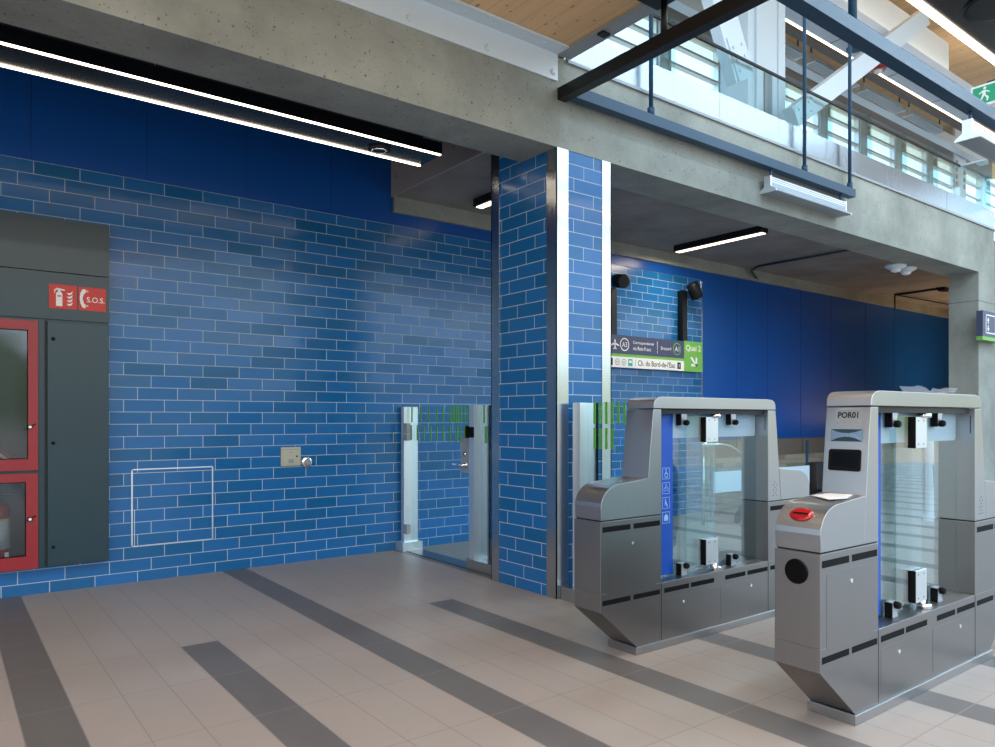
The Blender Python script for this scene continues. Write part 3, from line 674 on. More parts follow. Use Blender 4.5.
framed_door(-0.36, 0.607, 0.217, 0.941, -0.30, 0.53, 0.315, 0.877, 0.595)
gd = B(0.668, 1.088, 6.585, 6.61, 0.224, 2.102).build('grey_door', M['slate'], fc, bevel=0.003)
B(0.650, 0.668, 6.606, 6.63, 0.22, 2.11).build('door_gap', M['slate_dark'], fc)
for z in (1.968, 1.167, 0.367):
    MB().cyl((0.706, 6.585, z), 0.014, -0.006, 'Y', 14).build('lock', M['rubber'], gd)
# pictogram plates
def flat(mb, y, pts): mb.poly([(x, y, z) for x, z in pts]); return mb
sg = B(0.679, 0.866, 6.594, 6.60, 2.206, 2.392).build('extinguisher_sign', M['red_sign'], fc)
yy = 6.5925; q = MB()
flat(q, yy, [(0.725, 2.225), (0.768, 2.225), (0.768, 2.322), (0.758, 2.336), (0.735, 2.336), (0.725, 2.322)])
flat(q, yy, [(0.738, 2.336), (0.755, 2.336), (0.755, 2.352), (0.738, 2.352)])
flat(q, yy, [(0.722, 2.352), (0.785, 2.346), (0.785, 2.355), (0.73, 2.365)])
flat(q, yy, [(0.712, 2.326), (0.718, 2.326), (0.722, 2.348), (0.738, 2.348), (0.738, 2.356), (0.716, 2.356)])
for k in range(4):
    z = 2.235+k*0.028
    flat(q, yy, [(0.795, z+0.012), (0.812, z-0.004), (0.832, z+0.004), (0.838, z+0.03), (0.826, z+0.016), (0.812, z+0.012)])
q.build('pictogram', M['white_sign'], sg, fix=False)
B(0.734, 0.76, 6.5905, 6.5925, 2.298, 2.308).build('pictogram_label', M['red_sign'], sg)
sg = B(0.878, 1.070, 6.594, 6.60, 2.206, 2.389).build('telephone_sign', M['red_sign'], fc)
q = MB()
flat(q, yy, [(0.905, 2.372), (0.925, 2.372), (0.928, 2.345), (0.915, 2.335), (0.905, 2.30), (0.915, 2.262), (0.928, 2.25), (0.925, 2.224), (0.905, 2.226), (0.89, 2.26), (0.886, 2.30), (0.89, 2.34)])
for z in (2.352, 2.36, 2.236, 2.244): flat(q, yy, [(0.93, z), (0.945, z), (0.945, z+0.004), (0.93, z+0.004)])
q.build('pictogram', M['white_sign'], sg, fix=False)
text('S.O.S.', 0.935, 6.594, 2.272, 0.125, 0.042, M['white_sign'], 'lettering', sg, bold=0.012)

# extinguisher in the lower compartment
ex = thing('fire_extinguisher', 'red fire extinguisher with a white label behind the lower glass door of the cabinet', 'fire extinguisher', (0.352, 6.76, 0.25))
MB().lathe([(0.07, 0), (0.088, 0.012), (0.088, 0.40), (0.075, 0.44), (0.03, 0.47), (0.026, 0.50)], (0.352, 6.76, 0.25), 'Z', 28).build('cylinder', M['card_red'], ex)
MB().cyl((0.352, 6.76, 0.37), 0.0895, 0.22, 'Z', 28).build('label', M['ext_label'], ex)
MB().cyl((0.352, 6.76, 0.59), 0.0905, 0.012, 'Z', 28).build('band', simple('yellow_band', '#C9A83C', 0.5), ex)
MB().box(0.40, 0.425, 6.672, 6.68, 0.275, 0.345).build('tag', M['white_sign'], ex)
MB().cyl((0.352, 6.76, 0.75), 0.02, 0.045, 'Z', 12).box(0.33, 0.46, 6.75, 6.77, 0.79, 0.80).box(0.34, 0.44, 6.752, 6.768, 0.765, 0.775).build('valve', M['black'], ex)
MB().tube([(0.33, 6.75, 0.77), (0.27, 6.74, 0.76), (0.24, 6.74, 0.66), (0.245, 6.74, 0.45)], 0.012, 8).build('hose', M['black'], ex)
# hose reel at the bottom of the upper compartment
hr = thing('hose_reel', 'coiled red and cream fire hose behind the upper glass door of the cabinet', 'fire hose', (0.25, 6.8, 0.965))
for k in range(5):
    r = 0.20-0.03*k
    MB().tube([(0.25+r*1.1*math.cos(a*PI/12), 6.74+0.01*k, 0.965+0.015+r*0.8*math.sin(a*PI/12)) for a in range(13)], 0.014, 8).build('hose_coil', M['red'] if k % 2 == 0 else M['ivory'], hr)

# ============================================================ fittings on the tiled wall
o = MB()
for a in ((1.273, 1.285, 0.29, 0.937), (1.921, 1.931, 0.29, 0.937), (1.273, 1.931, 0.927, 0.937), (1.273, 1.931, 0.29, 0.30)):
    o.box(a[0], a[1], 6.692, 6.70, a[2], a[3])
ap = thing('access_panel', 'tiled access panel outlined by a thin metal frame low on the blue wall', 'access panel', (1.6, 6.7, 0.29))
o.build('frame', M['alu'], ap)
MB().box(1.297, 1.301, 6.694, 6.70, 0.30, 0.60).build('hinge', M['alu'], ap)
ou = thing('wall_socket', 'square ivory socket plate on the blue tiled wall', 'socket', (2.636, 6.7, 0.91))
MB().box(2.542, 2.733, 6.682, 6.70, 0.912, 1.087).build('plate', M['ivory'], ou, bevel=0.003)
MB().box(2.556, 2.719, 6.677, 6.683, 0.925, 1.074).build('cover', M['ivory'], ou, bevel=0.002)
MB().box(2.61, 2.66, 6.673, 6.678, 0.94, 0.975).box(2.615, 2.655, 6.674, 6.678, 1.035, 1.041).build('outlet', M['grey_paint'], ou)
MB().cyl((2.69, 6.677, 1.0), 0.009, -0.005, 'Y', 12).build('lock', M['slate'], ou)
MB().box(2.56, 2.71, 6.6765, 6.678, 1.062, 1.068).build('seal', M['grey_paint'], ou)
kb = thing('wall_call_button', 'round chrome button beside the ivory socket plate', 'button', (2.796, 6.7, 0.94))
MB().lathe([(0.056, 0), (0.056, -0.008), (0.046, -0.02), (0.03, -0.022)], (2.796, 6.70, 0.942), 'Y', 28).build('bezel', M['chrome'], kb)
MB().lathe([(0.030, 0), (0.028, -0.008)], (2.796, 6.678, 0.942), 'Y', 24).build('button_cap', M['grey_paint'], kb)

# ============================================================ glass barrier between wall and column
def barrier_post(y0, y1, label, nm=0):
    t = thing('barrier_post', label, 'post', (3.88, (y0+y1)/2, 0))
    MB().box(3.80, 3.965, y0, y1, 0.0, 1.474).build('shaft', M['alu'], t, bevel=0.002)
    return t
p1 = barrier_post(6.60, 6.66, 'aluminium hinge post of the glass door against the tiled wall')
MB().box(3.76, 3.99, 6.55, 6.698, 0, 0.09).build('foot', M['alu'], p1)
p2 = barrier_post(5.36, 5.44, 'aluminium lock post beside the left side of the tiled column')
MB().box(3.78, 3.99, 5.02, 5.46, 0, 0.10).build('foot', M['trim_steel'], p2)
MB().box(3.875, 3.885, 5.01, 5.36, 0.10, 1.474).build('glass', M['glass'], p2)
MB().box(3.965, 3.975, 5.345, 5.36, 0.10, 1.474).build('gasket', M['rubber'], p2)
MB().box(3.792, 3.80, 5.36, 5.43, 1.185, 1.28).box(3.78, 3.80, 5.44, 5.47, 1.18, 1.29).build('strike', M['rubber'], p2)
q = MB()
for y in (5.30, 5.12): q.box(3.872, 3.876, y, y+0.02, 1.316, 1.472).box(3.872, 3.876, y-0.03, y, 1.135, 1.287)
q.build('dash', M['green'], p2)
p3 = barrier_post(4.00, 4.08, 'aluminium post in front of the tiled column beside the fare gates')
MB().box(3.72, 3.99, 3.14, 4.145, 0, 0.10).build('foot', M['trim_steel'], p3)
MB().box(3.875, 3.885, 3.14, 4.00, 0.10, 1.474).build('glass', M['glass'], p3)
MB().box(3.965, 3.975, 3.985, 4.00, 0.10, 1.474).build('gasket', M['rubber'], p3)
for i, y in enumerate((3.922, 3.864, 3.802, 3.743, 3.682, 3.625, 3.56, 3.50, 3.44, 3.37, 3.31, 3.25)):
    MB().box(3.871, 3.875, y-0.012, y+0.010, 1.316, 1.476).build('dash', M['green'], p3)
    if i < 4: MB().box(3.871, 3.875, y-0.012, y+0.010, 1.132, 1.287).build('dash', M['green'], p3)
gd = thing('glass_door', 'swing glass door with green dashes between the tiled wall and the column', 'glass door', (3.88, 6.0, 0.03))
MB().box(3.875, 3.887, 5.47, 6.585, 0.04, 1.474).build('leaf', M['glass'], gd)
for y in (6.565, 6.392, 6.244, 6.098, 5.977, 5.856, 5.805, 5.765, 5.726, 5.685, 5.623, 5.554):
    MB().box(3.871, 3.875, y-0.012, y+0.012, 1.316, 1.476).build('dash', M['green'], gd)
for y in (6.58, 6.455, 6.327, 6.204, 6.092, 5.977, 5.856, 5.747, 5.685, 5.615):
    MB().box(3.871, 3.875, y-0.012, y+0.012, 1.135, 1.287).build('dash', M['green'], gd)
for z0, z1 in ((1.20, 1.31), (1.13, 1.20), (0.18, 0.28)):
    MB().box(3.79, 3.835, 6.525, 6.60, z0, z1-0.004).build('hinge', M['grey_paint'], gd)
lk_ = MB().box(3.862, 3.90, 5.475, 5.66, 0.86, 1.175).build('lock_case', M['grey_paint'], gd, bevel=0.002)
MB().box(3.850, 3.862, 5.475, 5.515, 0.86, 1.10).build('keeper', M['alu'], gd)
MB().lathe([(0.024, 0), (0.024, -0.01), (0.014, -0.02)], (3.862, 5.585, 1.03), 'X', 16).build('keyhole', M['chrome'], lk_)
MB().lathe([(0.03, 0), (0.03, -0.012), (0.012, -0.02), (0.012, -0.06)], (3.862, 5.57, 0.93), 'X', 16).tube([(3.81, 5.57, 0.93), (3.808, 5.62, 0.932), (3.808, 5.71, 0.932)], 0.009, 8).build('lever_handle', M['chrome'], lk_)
struct(MB().box(3.80, 3.98, 5.46, 6.55, 0, 0.006).build('trim_12', M['slate']))

# ============================================================ fare gates
def rr(x0, x1, z0, z1, r, n=5):
    pts = []
    for cx, cz, a0 in ((x1-r, z1-r, 0), (x0+r, z1-r, 90), (x0+r, z0+r, 180), (x1-r, z0+r, 270)):
        for k in range(n+1):
            a = math.radians(a0+90*k/n); pts.append((cx+r*math.cos(a), cz+r*math.sin(a)))
    return pts
Y0, Y1 = 1.651, 1.862
def lean_x(z): return 3.34+(z-1.01)*0.1095
def curve_pts():
    pts = [(2.955, 0.793), (2.952, 0.865)]
    for k in range(1, 9):
        a = k/8*PI/2
        pts.append((2.952+0.155*(1-math.cos(a)), 0.865+0.125*math.sin(a)))
    pts += [(3.338, 1.010), (3.318, 0.793)]
    return pts
def mir(p): return [(8.02-x, z) if x < 3.44 else (8.0-x, z) for x, z in p]
def make_gate(label):
    g = thing('fare_gate', label, 'fare gate', (4.0, 1.755, 0), 'stainless fare gates')
    MB().box(3.227, 4.773, 1.641, 1.872, 0, 0.046).build('plinth', M['steel'], g, bevel=0.003)
    prof = [(3.24, 0.046), (2.948, 0.286), (2.948, 0.787), (3.452, 0.787), (3.452, 0.387), (4.548, 0.387), (4.548, 0.787), (5.052, 0.787), (5.052, 0.286), (4.76, 0.046)]
    # outer shell is made of three boxes in one sheet so that the concave outline meshes cleanly
    lo = MB().prism([(3.24, 0.046), (2.948, 0.286), (2.948, 0.387), (5.052, 0.387), (5.052, 0.286), (4.76, 0.046)], 'Y', Y0, Y1)
    lo.build('base_cabinet', M['steel_side'], g, bevel=0.002)
    for m in (lambda p: p, mir):
        MB().prism(m([(2.948, 0.387), (3.452, 0.387), (3.452, 0.786), (2.948, 0.786)]), 'Y', Y0, Y1).build('side_cabinet', M['steel_side'], g, bevel=0.002)
        MB().prism(m([(2.958, 0.786), (3.45, 0.786), (3.45, 0.793), (2.958, 0.793)]), 'Y', Y0+0.008, Y1-0.008).build('joint', M['slate_dark'], g)
        MB().prism(m(curve_pts()), 'Y', Y0, Y1).build('arm_cover', M['steel'], g, bevel=0.002)
        MB().prism(m([(3.320, 0.793), (3.341, 1.01), (3.366, 1.265), (3.384, 1.411), (3.452, 1.411), (3.452, 0.793)]), 'Y', Y0, Y1).build('upright', M['steel'], g, bevel=0.002)
    cap = [(3.384, 1.416), (3.388, 1.452), (3.400, 1.470), (3.425, 1.482), (3.46, 1.487)]
    MB().prism(cap+mir(cap)[::-1], 'Y', Y0-0.002, Y1+0.002).build('top_cover', M['steel'], g, bevel=0.003)
    MB().box(3.452, 4.548, Y0+0.03, Y1-0.03, 1.385, 1.414).build('head_channel', M['black'], g)
    # ventilation slots
    for side, ysl in ((0, Y0-0.001), (1, Y1-0.0005)):
        q = []
        for a, b in ((2.963, 3.186), (3.212, 3.439), (4.573, 4.80), (4.826, 5.04)):
            q.append((a, b, 0.727, 0.757))
        for a, b in ((2.963, 3.186), (3.212, 3.439), (3.477, 3.706), (3.726, 3.954), (4.069, 4.286), (4.311, 4.540), (4.573, 4.80), (4.826, 5.04)):
            q.append((a, b, 0.322, 0.350))
        for a, b, c_, d in q:
            MB().box(a, b, ysl, ysl+0.0015, c_, d).build('slot', M['rubber'], g)
        for a, b, c_, d in ((3.0, 3.41, 0.375, 0.70), (3.475, 4.0, 0.075, 0.292), (4.02, 4.535, 0.075, 0.292)):
            MB().prism(rr(a, b, c_, d, 0.012), 'Y', ysl, ysl+0.0012).build('access_panel', M['steel_side'], g)
    for x, z in ((3.205, 0.645), (3.654, 0.246), (4.349, 0.249)):
        MB().cyl((x, Y0-0.001, z), 0.010, -0.003, 'Y', 14).build('lock', M['chrome'], g)
    for a in (3.450, 4.546): MB().box(a, a+0.004, Y0-0.0012, Y0+0.001, 0.05, 0.387).build('seam', M['slate'], g)
    # glass
    gp = MB().box(3.453, 4.547, 1.745, 1.753, 0.388, 1.384).build('glass_pane', M['gate_glass'], g)
    MB().prism(rr(3.453, 4.535, 1.236, 1.384, 0.02), 'Y', 1.7435, 1.7448).build('frosted_band', M['frosted'], gp)
    bs = MB().box(3.454, 3.665, 1.7415, 1.7434, 0.40, 1.384).build('blue_strip', M['blue_vinyl'], gp)
    for z in (1.02, 0.93, 0.84, 0.75):
        q = MB()
        x0, x1 = 3.568, 3.635
        for a in ((x0, x1, z+0.032, z+0.035), (x0, x1, z-0.035, z-0.032), (x0, x0+0.003, z-0.035, z+0.035), (x1-0.003, x1, z-0.035, z+0.035)): q.box(a[0], a[1], 1.7405, 1.7414, a[2], a[3])
        cx = 3.602
        if z == 1.02:
            ring2d(q, cx, 1.7414, z-0.01, 0.012, 0.017, 16); q.box(cx-0.004, cx+0.002, 1.7405, 1.7414, z-0.005, z+0.018); q.cyl((cx-0.001, 1.7414, z+0.024), 0.005, -0.001, 'Y', 10)
        elif z == 0.93:
            ring2d(q, cx-0.014, 1.7414, z-0.01, 0.008, 0.011, 14); ring2d(q, cx+0.014, 1.7414, z-0.01, 0.008, 0.011, 14); q.box(cx-0.014, cx+0.014, 1.7405, 1.7414, z+0.004, z+0.008); q.cyl((cx, 1.7414, z+0.02), 0.005, -0.001, 'Y', 10)
        elif z == 0.84:
            q.cyl((cx-0.006, 1.7414, z+0.022), 0.005, -0.001, 'Y', 10)
            q.prism([(cx-0.01, z+0.015), (cx-0.002, z+0.015), (cx+0.016, z-0.024), (cx+0.008, z-0.024), (cx-0.006, z-0.004), (cx-0.014, z-0.02)], 'Y', 1.7405, 1.7414)
        else:
            q.box(cx-0.018, cx+0.018, 1.7405, 1.7414, z-0.02, z+0.012); q.box(cx-0.008, cx+0.008, 1.7405, 1.7414, z+0.012, z+0.02)
        q.build('pictogram', M['icon_blue'], bs, fix=False)
    lf = MB().box(3.76, 4.055, 1.712, 1.722, 0.425, 1.37).build('swing_leaf', M['gate_glass'], g)
    for z0, z1, pz in ((1.207, 1.366, 1.366), (0.425, 0.586, 0.388)):
        hp = MB().box(3.930, 4.056, 1.694, 1.706, z0, z1).build('hinge_plate', M['alu'], lf, bevel=0.002)
        MB().box(3.930, 4.056, 1.728, 1.74, z0, z1).build('hinge_plate', M['alu'], lf, bevel=0.002)
        MB().box(3.925, 3.932, 1.694, 1.74, z0, z1).build('hinge_edge', M['rubber'], lf)
        for dx in (0.03, 0.09):
            for dz in (0.02, z1-z0-0.02):
                MB().cyl((3.93+dx, 1.694, z0+dz), 0.004, -0.001, 'Y', 8).build('screw', M['slate'], hp)
        a, b = (z1, 1.386) if pz > 1 else (0.3875, z0)
        MB().cyl((4.035, 1.715, a), 0.022, b-a, 'Z', 18).build('pivot', M['chrome'], lf)
        MB().lathe([(0.036, 0), (0.036, 0.02), (0.028, 0.024)], (4.035, 1.70, 0.3875 if pz < 1 else 1.362), 'Z', 22).build('pivot_collar', M['chrome'], lf)
    for x in (3.725, 4.23):
        for z0, s_ in ((0.388, 1), (1.386, -1)):
            st = MB().prism([(1.70, z0), (1.735, z0), (1.735, z0+s_*0.075), (1.715, z0+s_*0.075)], 'X', x-0.028, x+0.028).build('stop_bracket', M['alu'] if s_ < 0 else M['grey_paint'], g)
            MB().lathe([(0.018, 0), (0.018, -0.02), (0.012, -0.028)], (x+0.02, 1.712, z0+s_*0.055), 'Y', 14).build('rubber_stop', M['rubber'], st)
            MB().box(x-0.036, x-0.028, 1.700, 1.735, z0, z0+s_*0.072).build('stop_face', M['rubber'], st)
    # light slot near the top of the rear upright
    MB().box(4.5475, 4.5485, 0, 0, 0, 0)
    MB().box(4.5465, 4.5485, 1.672, 1.677, 1.275, 1.375).build('indicator_slot', M['slate'], g)
    for k in range(6):
        for j in range(3):
            if (k+j) % 2 == 0: MB().cyl((4.61+0.018*j, Y0-0.0005, 0.83+0.018*k), 0.004, -0.0008, 'Y', 8).build('speaker_hole', M['slate'], g)
    return g
far = make_gate('farther stainless fare gate with glass panel, standing beside the tiled column')
near = copy_tree(far)
far.location = (3.955, 2.997, 0)
near['label'] = 'nearer stainless fare gate marked POR01 with a black screen, at the right of the photo'
near['_o'] = [4.0, 1.755, 0]
# the nearer gate's own reader, screen and name plate
def leaned(y0, y1, z0, z1, d0=0.0, d1=0.004):
    mb = MB(); a0, a1 = lean_x(z0), lean_x(z1)
    v = [(a0-d1, y0, z0), (a0-d1, y1, z0), (a1-d1, y1, z1), (a1-d1, y0, z1), (a0-d0, y0, z0), (a0-d0, y1, z0), (a1-d0, y1, z1), (a1-d0, y0, z1)]
    return mb._add(v, [(0, 1, 2, 3), (7, 6, 5, 4), (0, 4, 5, 1), (1, 5, 6, 2), (2, 6, 7, 3), (3, 7, 4, 0)])
pl = leaned(1.697, 1.807, 1.333, 1.398, 0, 0.002).build('name_plate', simple('plate_grey', '#8A9097', 0.4), near)
text('POR01', lean_x(1.362)-0.0022, 1.802, 1.360, 0.096, 0.028, M['black'], 'lettering', pl, 'X', lean=0.1095, bold=0.03)
text('POR01', lean_x(1.343)-0.0022, 1.768, 1.343, 0.040, 0.007, M['grey_paint'], 'braille', pl, 'X', lean=0.1095)
leaned(Y0+0.001, Y1-0.001, 1.321, 1.3225, 0, 0.001).build('seam', M['slate'], near)
# scooped reader light bar
sc = MB(); n = 12; V = []
for k in range(n+1):
    y = 1.832-(1.832-1.681)*k/n; u = (k/n-0.5)*2
    for z in (1.251+0.022*(1-u*u), 1.308-0.018*(1-u*u)):
        V.append((lean_x(z)-0.004-0.0, y, z))
fs = [(2*k, 2*k+2, 2*k+3, 2*k+1) for k in range(n)]
sc._add(V, fs, True)
leaned(1.681, 1.832, 1.251, 1.308, 0, 0.002).build('reader_recess', M['slate'], near)
sc.build('reader_light_bar', M['chrome'], near)
scr = MB()
pts = rr(1.683, 1.835, 1.115, 1.215, 0.012)
scr._add([(lean_x(z)-0.007, y, z) for y, z in pts]+[(lean_x(z), y, z) for y, z in pts], [list(range(len(pts)))]+[(i, (i+1) % len(pts), len(pts)+(i+1) % len(pts), len(pts)+i) for i in range(len(pts))])
sb = scr.build('screen_bezel', M['rubber'], near)
leaned(1.697, 1.821, 1.135, 1.203, 0.007, 0.0085).build('screen', M['screen'], sb)
# black reader window on the front
MB().lathe([(0.054, 0), (0.054, -0.004), (0.048, -0.005)], (2.948, 1.757, 0.70), 'X', 36).build('reader_window', M['screen'], near)
# red oval reader on the curved nose
rd = MB(); cx, cz = 2.952+0.155, 0.865
def nose(a, dy, up): 
    return (2.952+0.155*(1-math.cos(a))-up*math.cos(a), 1.755+dy, 0.865+0.125*math.sin(a)+up*math.sin(a))
rings = []
for j, (s_, up) in enumerate(((1.0, 0.001), (1.0, 0.006), (0.9, 0.010), (0.55, 0.011), (0.1, 0.011))):
    rings.append([nose(0.66+0.25*s_*math.sin(2*PI*k/28), 0.054*s_*math.cos(2*PI*k/28), up) for k in range(28)])
rd._add([p for r_ in rings for p in r_], [(i*28+k, i*28+(k+1) % 28, (i+1)*28+(k+1) % 28, (i+1)*28+k) for i in range(4) for k in range(28)]+[[4*28+k for k in range(28)]], True)
ro = rd.build('ticket_slot', M['card_red'], near)
q = MB(); q._add([nose(0.62, -0.035, 0.0125), nose(0.62, 0.035, 0.0125), nose(0.69, 0.035, 0.0125), nose(0.69, -0.035, 0.0125)], [(0, 1, 2, 3)])
q.build('slot_opening', M['rubber'], ro, fix=False)

# paper and plastic left on the gate
pa = MB().prism([(3.13, 1.715), (3.20, 1.668), (3.315, 1.70), (3.30, 1.80), (3.20, 1.83)], 'Z', 0, 0.003)
pa.v = [(x, y, z+1.000+(x-3.13)*0.05) for x, y, z in pa.v]
tag(pa.build('paper_sheet', M['paper'], org=(3.2, 1.75, 1.01)), 'white folded paper lying on the arm of the nearer fare gate', 'paper')
pb = MB(); g_ = 9; V = []
for i in range(g_):
    for j in range(5):
        x = 4.03+0.40*i/(g_-1); y = 1.69+0.13*j/4
        V.append((x, y, 1.4885+0.012*abs(math.sin(i*1.9+j*1.3))+(0.028 if i in (0, g_-1) else 0)))
pb._add(V, [(i*5+j, i*5+j+1, (i+1)*5+j+1, (i+1)*5+j) for i in range(g_-1) for j in range(4)], True)
tag(pb.build('plastic_wrap', M['plastic'], org=(4.2, 1.75, 1.488), fix=False), 'crumpled clear plastic wrap on top of the nearer fare gate', 'plastic wrap')

# ============================================================ wayfinding sign and spotlights
ws_ = thing('wayfinding_sign', 'navy, green and white direction sign reading Quai 2 on the tiled wall', 'sign', (7.4, 6.62, 2.0))
B(6.05, 8.246, 6.60, 6.69, 2.185, 2.425).build('navy_panel', M['sign_navy'], ws_)
B(6.05, 8.246, 6.602, 6.69, 2.148, 2.185).build('green_band', M['sign_green'], ws_)
wp = B(6.05, 8.246, 6.601, 6.69, 2.012, 2.148).build('white_panel', M['white_sign'], ws_)
gp_ = B(8.246, 8.654, 6.598, 6.69, 2.008, 2.432).build('green_panel', M['sign_green'], ws_)
text('Quai 2', 8.285, 6.598, 2.285, 0.325, 0.095, M['white_sign'], 'lettering', gp_, bold=0.012)
q = MB(); y = 6.5965
q.poly([(8.385, y, 2.20), (8.41, y, 2.22), (8.51, y, 2.12), (8.485, y, 2.10)]).poly([(8.53, y, 2.21), (8.53, y, 2.085), (8.495, y, 2.085), (8.495, y, 2.21)]).poly([(8.53, y, 2.085), (8.40, y, 2.085), (8.40, y, 2.118), (8.53, y, 2.118)])
q.build('arrow', M['white_sign'], gp_, fix=False)
text('Correspondance', 7.215, 6.60, 2.315, 0.40, 0.05, M['white_sign'], 'lettering', ws_)
text('via Bois-Franc', 7.215, 6.60, 2.245, 0.35, 0.05, M['white_sign'], 'lettering', ws_)
B(7.688, 7.693, 6.598, 6.60, 2.225, 2.385).build('divider', M['white_sign'], ws_)
text('Brossard', 7.765, 6.60, 2.28, 0.205, 0.045, M['white_sign'], 'lettering', ws_)
for cx_, tx, m_ in ((7.057, 'A3', 'white_sign'), (8.097, 'A1', 'sign_green')):
    q = ring2d(MB(), cx_, 6.60, 2.308, 0.072, 0.084); rb = q.build('line_ring', M[m_], ws_, fix=False)
    text(tx, cx_-0.045, 6.60, 2.275, 0.09, 0.066, M['white_sign'], 'lettering', rb)
q = MB(); y = 6.5985; cx_ = 6.88; cz_ = 2.30
q.poly([(cx_-0.01, y, cz_-0.06), (cx_+0.01, y, cz_-0.06), (cx_+0.012, y, cz_+0.05), (cx_, y, cz_+0.07), (cx_-0.012, y, cz_+0.05)])
q.poly([(cx_-0.075, y, cz_-0.02), (cx_-0.075, y, cz_-0.005), (cx_, y, cz_+0.03), (cx_+0.075, y, cz_-0.005), (cx_+0.075, y, cz_-0.02), (cx_, y, cz_)])
q.poly([(cx_-0.03, y, cz_-0.065), (cx_, y, cz_-0.045), (cx_+0.03, y, cz_-0.065), (cx_+0.03, y, cz_-0.055), (cx_, y, cz_-0.03), (cx_-0.03, y, cz_-0.055)])
q.build('aeroplane_symbol', M['white_sign'], ws_, fix=False)
text("Ch. du Bord-de-l'Eau", 7.311, 6.601, 2.045, 0.74, 0.075, M['black'], 'lettering', wp, bold=0.012)
B(7.262, 7.266, 6.599, 6.601, 2.04, 2.125).build('divider', M['grey_paint'], wp)
for cx_ in (6.923, 7.046): ring2d(MB(), cx_, 6.601, 2.08, 0.034, 0.040, 20).build('symbol', M['black'], wp, fix=False)
text('M', 6.905, 6.601, 2.066, 0.036, 0.028, M['black'], 'lettering', wp); text('B', 7.034, 6.601, 2.066, 0.024, 0.028, M['black'], 'lettering', wp)
b_ = B(7.125, 7.205, 6.599, 6.601, 2.035, 2.125).build('symbol', M['teal'], wp); B(7.14, 7.19, 6.598, 6.599, 2.075, 2.105).build('bus_window', M['white_sign'], b_)
b_ = B(6.79, 6.84, 6.599, 6.601, 2.035, 2.125).build('symbol', M['black'], wp)
b_ = B(8.105, 8.175, 6.599, 6.601, 2.035, 2.125).build('symbol', M['black'], wp); text('3', 8.125, 6.599, 2.06, 0.03, 0.04, M['white_sign'], 'lettering', b_)
for px_, hx, hz, dd, lab in ((8.27, 0.05, 3.205, (0.10, -0.02, -0.20), 'black spotlight on a square post above the green Quai 2 panel'), (6.87, -0.05, 3.09, (-0.06, -0.2, -0.04), 'black spotlight on a square post half hidden by the tiled column')):
    t = thing('spotlight', lab, 'spotlight', (px_, 6.64, 2.43), 'spotlights on the sign')
    MB().box(px_-0.05, px_+0.05, 6.60, 6.69, 2.425, hz-0.075).build('post', M['black'], t, bevel=0.003)
    MB().tube([(px_, 6.62, hz-0.08), (px_+0.03, 6.54, hz-0.045)], 0.02, 10).build('knuckle', M['chrome'], t)
    h = MB()
    c0 = Vector((px_+hx, 6.52, hz)); d = Vector(dd).normalized()
    h.tube([c0-d*0.02, c0, c0+d*0.20, c0+d*0.205], [0.075, 0.085, 0.085, 0.07], 22)
    hd = h.build('head', M['black'], t)
    MB().tube([c0+d*0.206, c0+d*0.210], [0.05, 0.05], 20).build('lens', M['screen'], hd)

# ============================================================ area behind the gates
br = thing('barrier_board', 'long pale board hanging on a post barrier in front of the brick wall', 'barrier', (9.2, 6.0, 0))
MB().box(8.10, 10.40, 5.99, 6.01, 0.375, 0.65).build('board', M['cyan_board'], br)
for x in (8.07, 10.38): MB().box(x, x+0.03, 6.012, 6.04, 0, 1.03).build('post', M['black_frame'], br)
tag(MB().box(10.46, 10.83, 5.9, 6.1, 0.0, 0.685).build('charcoal_bin', M['dark_box'], org=(10.6, 6, 0), bevel=0.01), 'charcoal box standing at the right end of the pale board', 'box')
hr_ = thing('stair_handrail', 'bent double steel handrail seen through the glass of the farther fare gate', 'handrail', (8.2, 5.85, 0))
MB().tube([(7.70, 5.9, 1.02), (8.1, 5.9, 1.02), (8.28, 5.9, 1.0), (8.9, 5.9, 0.74), (9.5, 5.9, 0.48)], 0.028, 12).build('rail', M['trim_steel'], hr_)
MB().tube([(8.0, 6.1, 1.03), (8.40, 6.1, 1.02), (8.55, 6.1, 0.98), (9.1, 6.1, 0.75), (9.6, 6.1, 0.55)], 0.028, 12).build('rail', M['slate'], hr_)
for x in (7.75,): MB().tube([(x, 5.9, 0), (x, 5.9, 1.0)], 0.02, 10).build('post', M['trim_steel'], hr_)
MB().tube([(9.45, 5.9, 0), (9.45, 5.9, 0.5)], 0.02, 10).build('post', M['trim_steel'], hr_)
es = thing('escalator_newel', 'dark curved escalator handrail end low by the brick wall', 'escalator', (8.9, 5.9, 0))
MB().tube([(8.25, 5.75, 0.0), (8.28, 5.75, 0.10), (8.40, 5.75, 0.20), (8.6, 5.75, 0.26), (9.3, 5.75, 0.28), (10.4, 5.75, 0.28)], 0.045, 12).build('handrail', M['rubber'], es)
MB().prism([(8.32, 0), (8.40, 0.14), (8.6, 0.21), (9.3, 0.24), (10.4, 0.24), (10.4, 0)], 'Y', 5.74, 5.76).build('skirt', M['slate'], es)
ps = thing('wrapped_post', 'white plastic wrapped post with a black strap behind the nearer fare gate', 'post', (10.44, 4.32, 0))
MB().lathe([(0.14, 0), (0.13, 0.03), (0.06, 0.10), (0.055, 0.75), (0.07, 0.85), (0.05, 1.2)], (10.44, 4.32, 0), 'Z', 18).build('shaft', M['white_paint'], ps)
MB().tube([(10.44-0.08, 4.25, 0.75), (10.44-0.13, 4.22, 0.6), (10.44-0.07, 4.24, 0.45), (10.44+0.05, 4.24, 0.35)], 0.008, 8).build('strap', M['black'], ps)

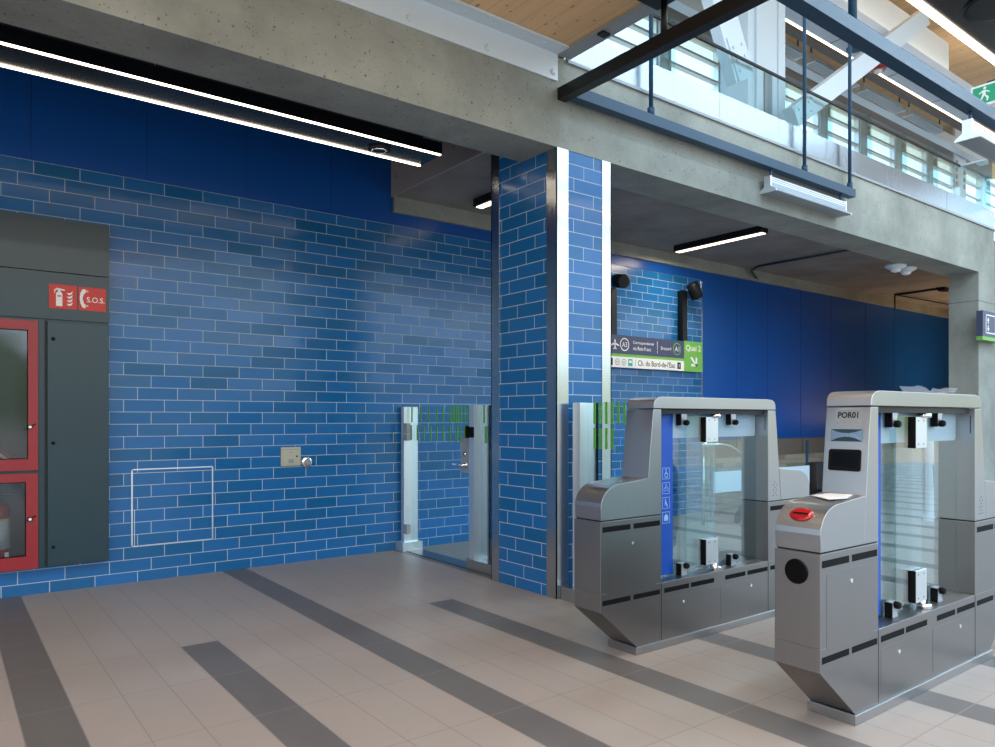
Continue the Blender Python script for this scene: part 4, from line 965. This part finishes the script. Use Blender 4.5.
# ============================================================ signs at the right edge
lf_ = thing('lift_sign', 'navy sign with a white lift symbol and green base on the concrete column', 'sign', (11.75, 4.0, 2.4))
B(11.36, 12.1, 4.03, 4.11, 2.48, 2.83).build('navy_panel', M['sign_navy'], lf_)
B(11.36, 12.1, 4.032, 4.11, 2.43, 2.48).build('green_band', M['sign_green'], lf_)
q = MB()
for a in ((11.46, 11.80, 2.77, 2.785), (11.46, 11.80, 2.525, 2.54), (11.46, 11.475, 2.525, 2.785), (11.785, 11.80, 2.525, 2.785)): q.box(a[0], a[1], 4.027, 4.03, a[2], a[3])
q.poly([(11.50, 4.027, 2.70), (11.58, 4.027, 2.70), (11.54, 4.027, 2.75)]).box(11.53, 11.55, 4.026, 4.03, 2.66, 2.70)
q.poly([(11.50, 4.027, 2.60), (11.54, 4.027, 2.55), (11.58, 4.027, 2.60)]).box(11.53, 11.55, 4.026, 4.03, 2.60, 2.64)
q.build('lift_symbol', M['white_sign'], lf_, fix=False)
MB().box(11.7, 11.8, 4.11, 4.15, 2.6, 2.7).build('bracket', M['black'], lf_)
exs = thing('exit_sign', 'green running man exit sign hanging below the timber roof at the right edge', 'sign', (8.5, 2.9, 4.5))
B(8.50, 8.54, 2.55, 3.125, 4.545, 4.765).build('case', M['white_sign'], exs)
B(8.498, 8.50, 2.57, 3.105, 4.567, 4.745).build('green_face', M['exit_green'], exs)
q = MB(); X_ = 8.4965
def fy(pts): q.poly([(X_, 3.0-a, 4.66+b) for a, b in pts])
q.cyl((X_, 2.997, 4.722), 0.014, -0.001, 'X', 12)
fy([(-0.015, 0.045), (0.015, 0.04), (0.01, -0.01), (-0.02, -0.005)]); fy([(0.015, 0.04), (0.05, 0.015), (0.045, 0.005), (0.012, 0.028)]); fy([(-0.015, 0.045), (-0.05, 0.02), (-0.045, 0.01), (-0.01, 0.03)])
fy([(-0.02, -0.005), (0.005, -0.005), (-0.02, -0.045), (-0.055, -0.07), (-0.06, -0.055), (-0.03, -0.035)]); fy([(-0.005, -0.005), (0.012, -0.01), (0.04, -0.035), (0.03, -0.075), (0.018, -0.07), (0.02, -0.04)])
q.build('running_figure', M['white_sign'], exs, fix=False)
MB().box(8.51, 8.53, 2.75, 2.77, 4.765, 7.59).build('hanger', M['black'], exs)
MB().box(8.50, 8.54, 2.60, 2.98, 4.765, 4.78).build('mounting_bar', M['black'], exs)
area_strip('linear_light_lamp', 7.79, 5.7, 3.53, 0.06, 1.2, 26, (1.0, 0.86, 0.7))
ul = area_strip('roof_fill_up', 11.2, 4.95, 6.66, 5.5, 0.2, 14, (1.0, 0.86, 0.68)); ul.rotation_euler = (PI, 0, 0)  # upward fill added above the light box to brighten the timber roof
# added warm fill, hidden beyond the concrete column, to tint the slab underside
ld = bpy.data.lights.new('warm_fill', 'AREA'); ld.energy = 45; ld.color = (1.0, 0.66, 0.38); ld.size = 1.2
lo_ = bpy.data.objects.new('warm_fill', ld); COL.objects.link(lo_); lo_.location = (15.5, 5.0, 1.2); lo_.rotation_euler = (PI, 0, 0)
for o in bpy.data.objects:
    if '_o' in o: del o['_o']
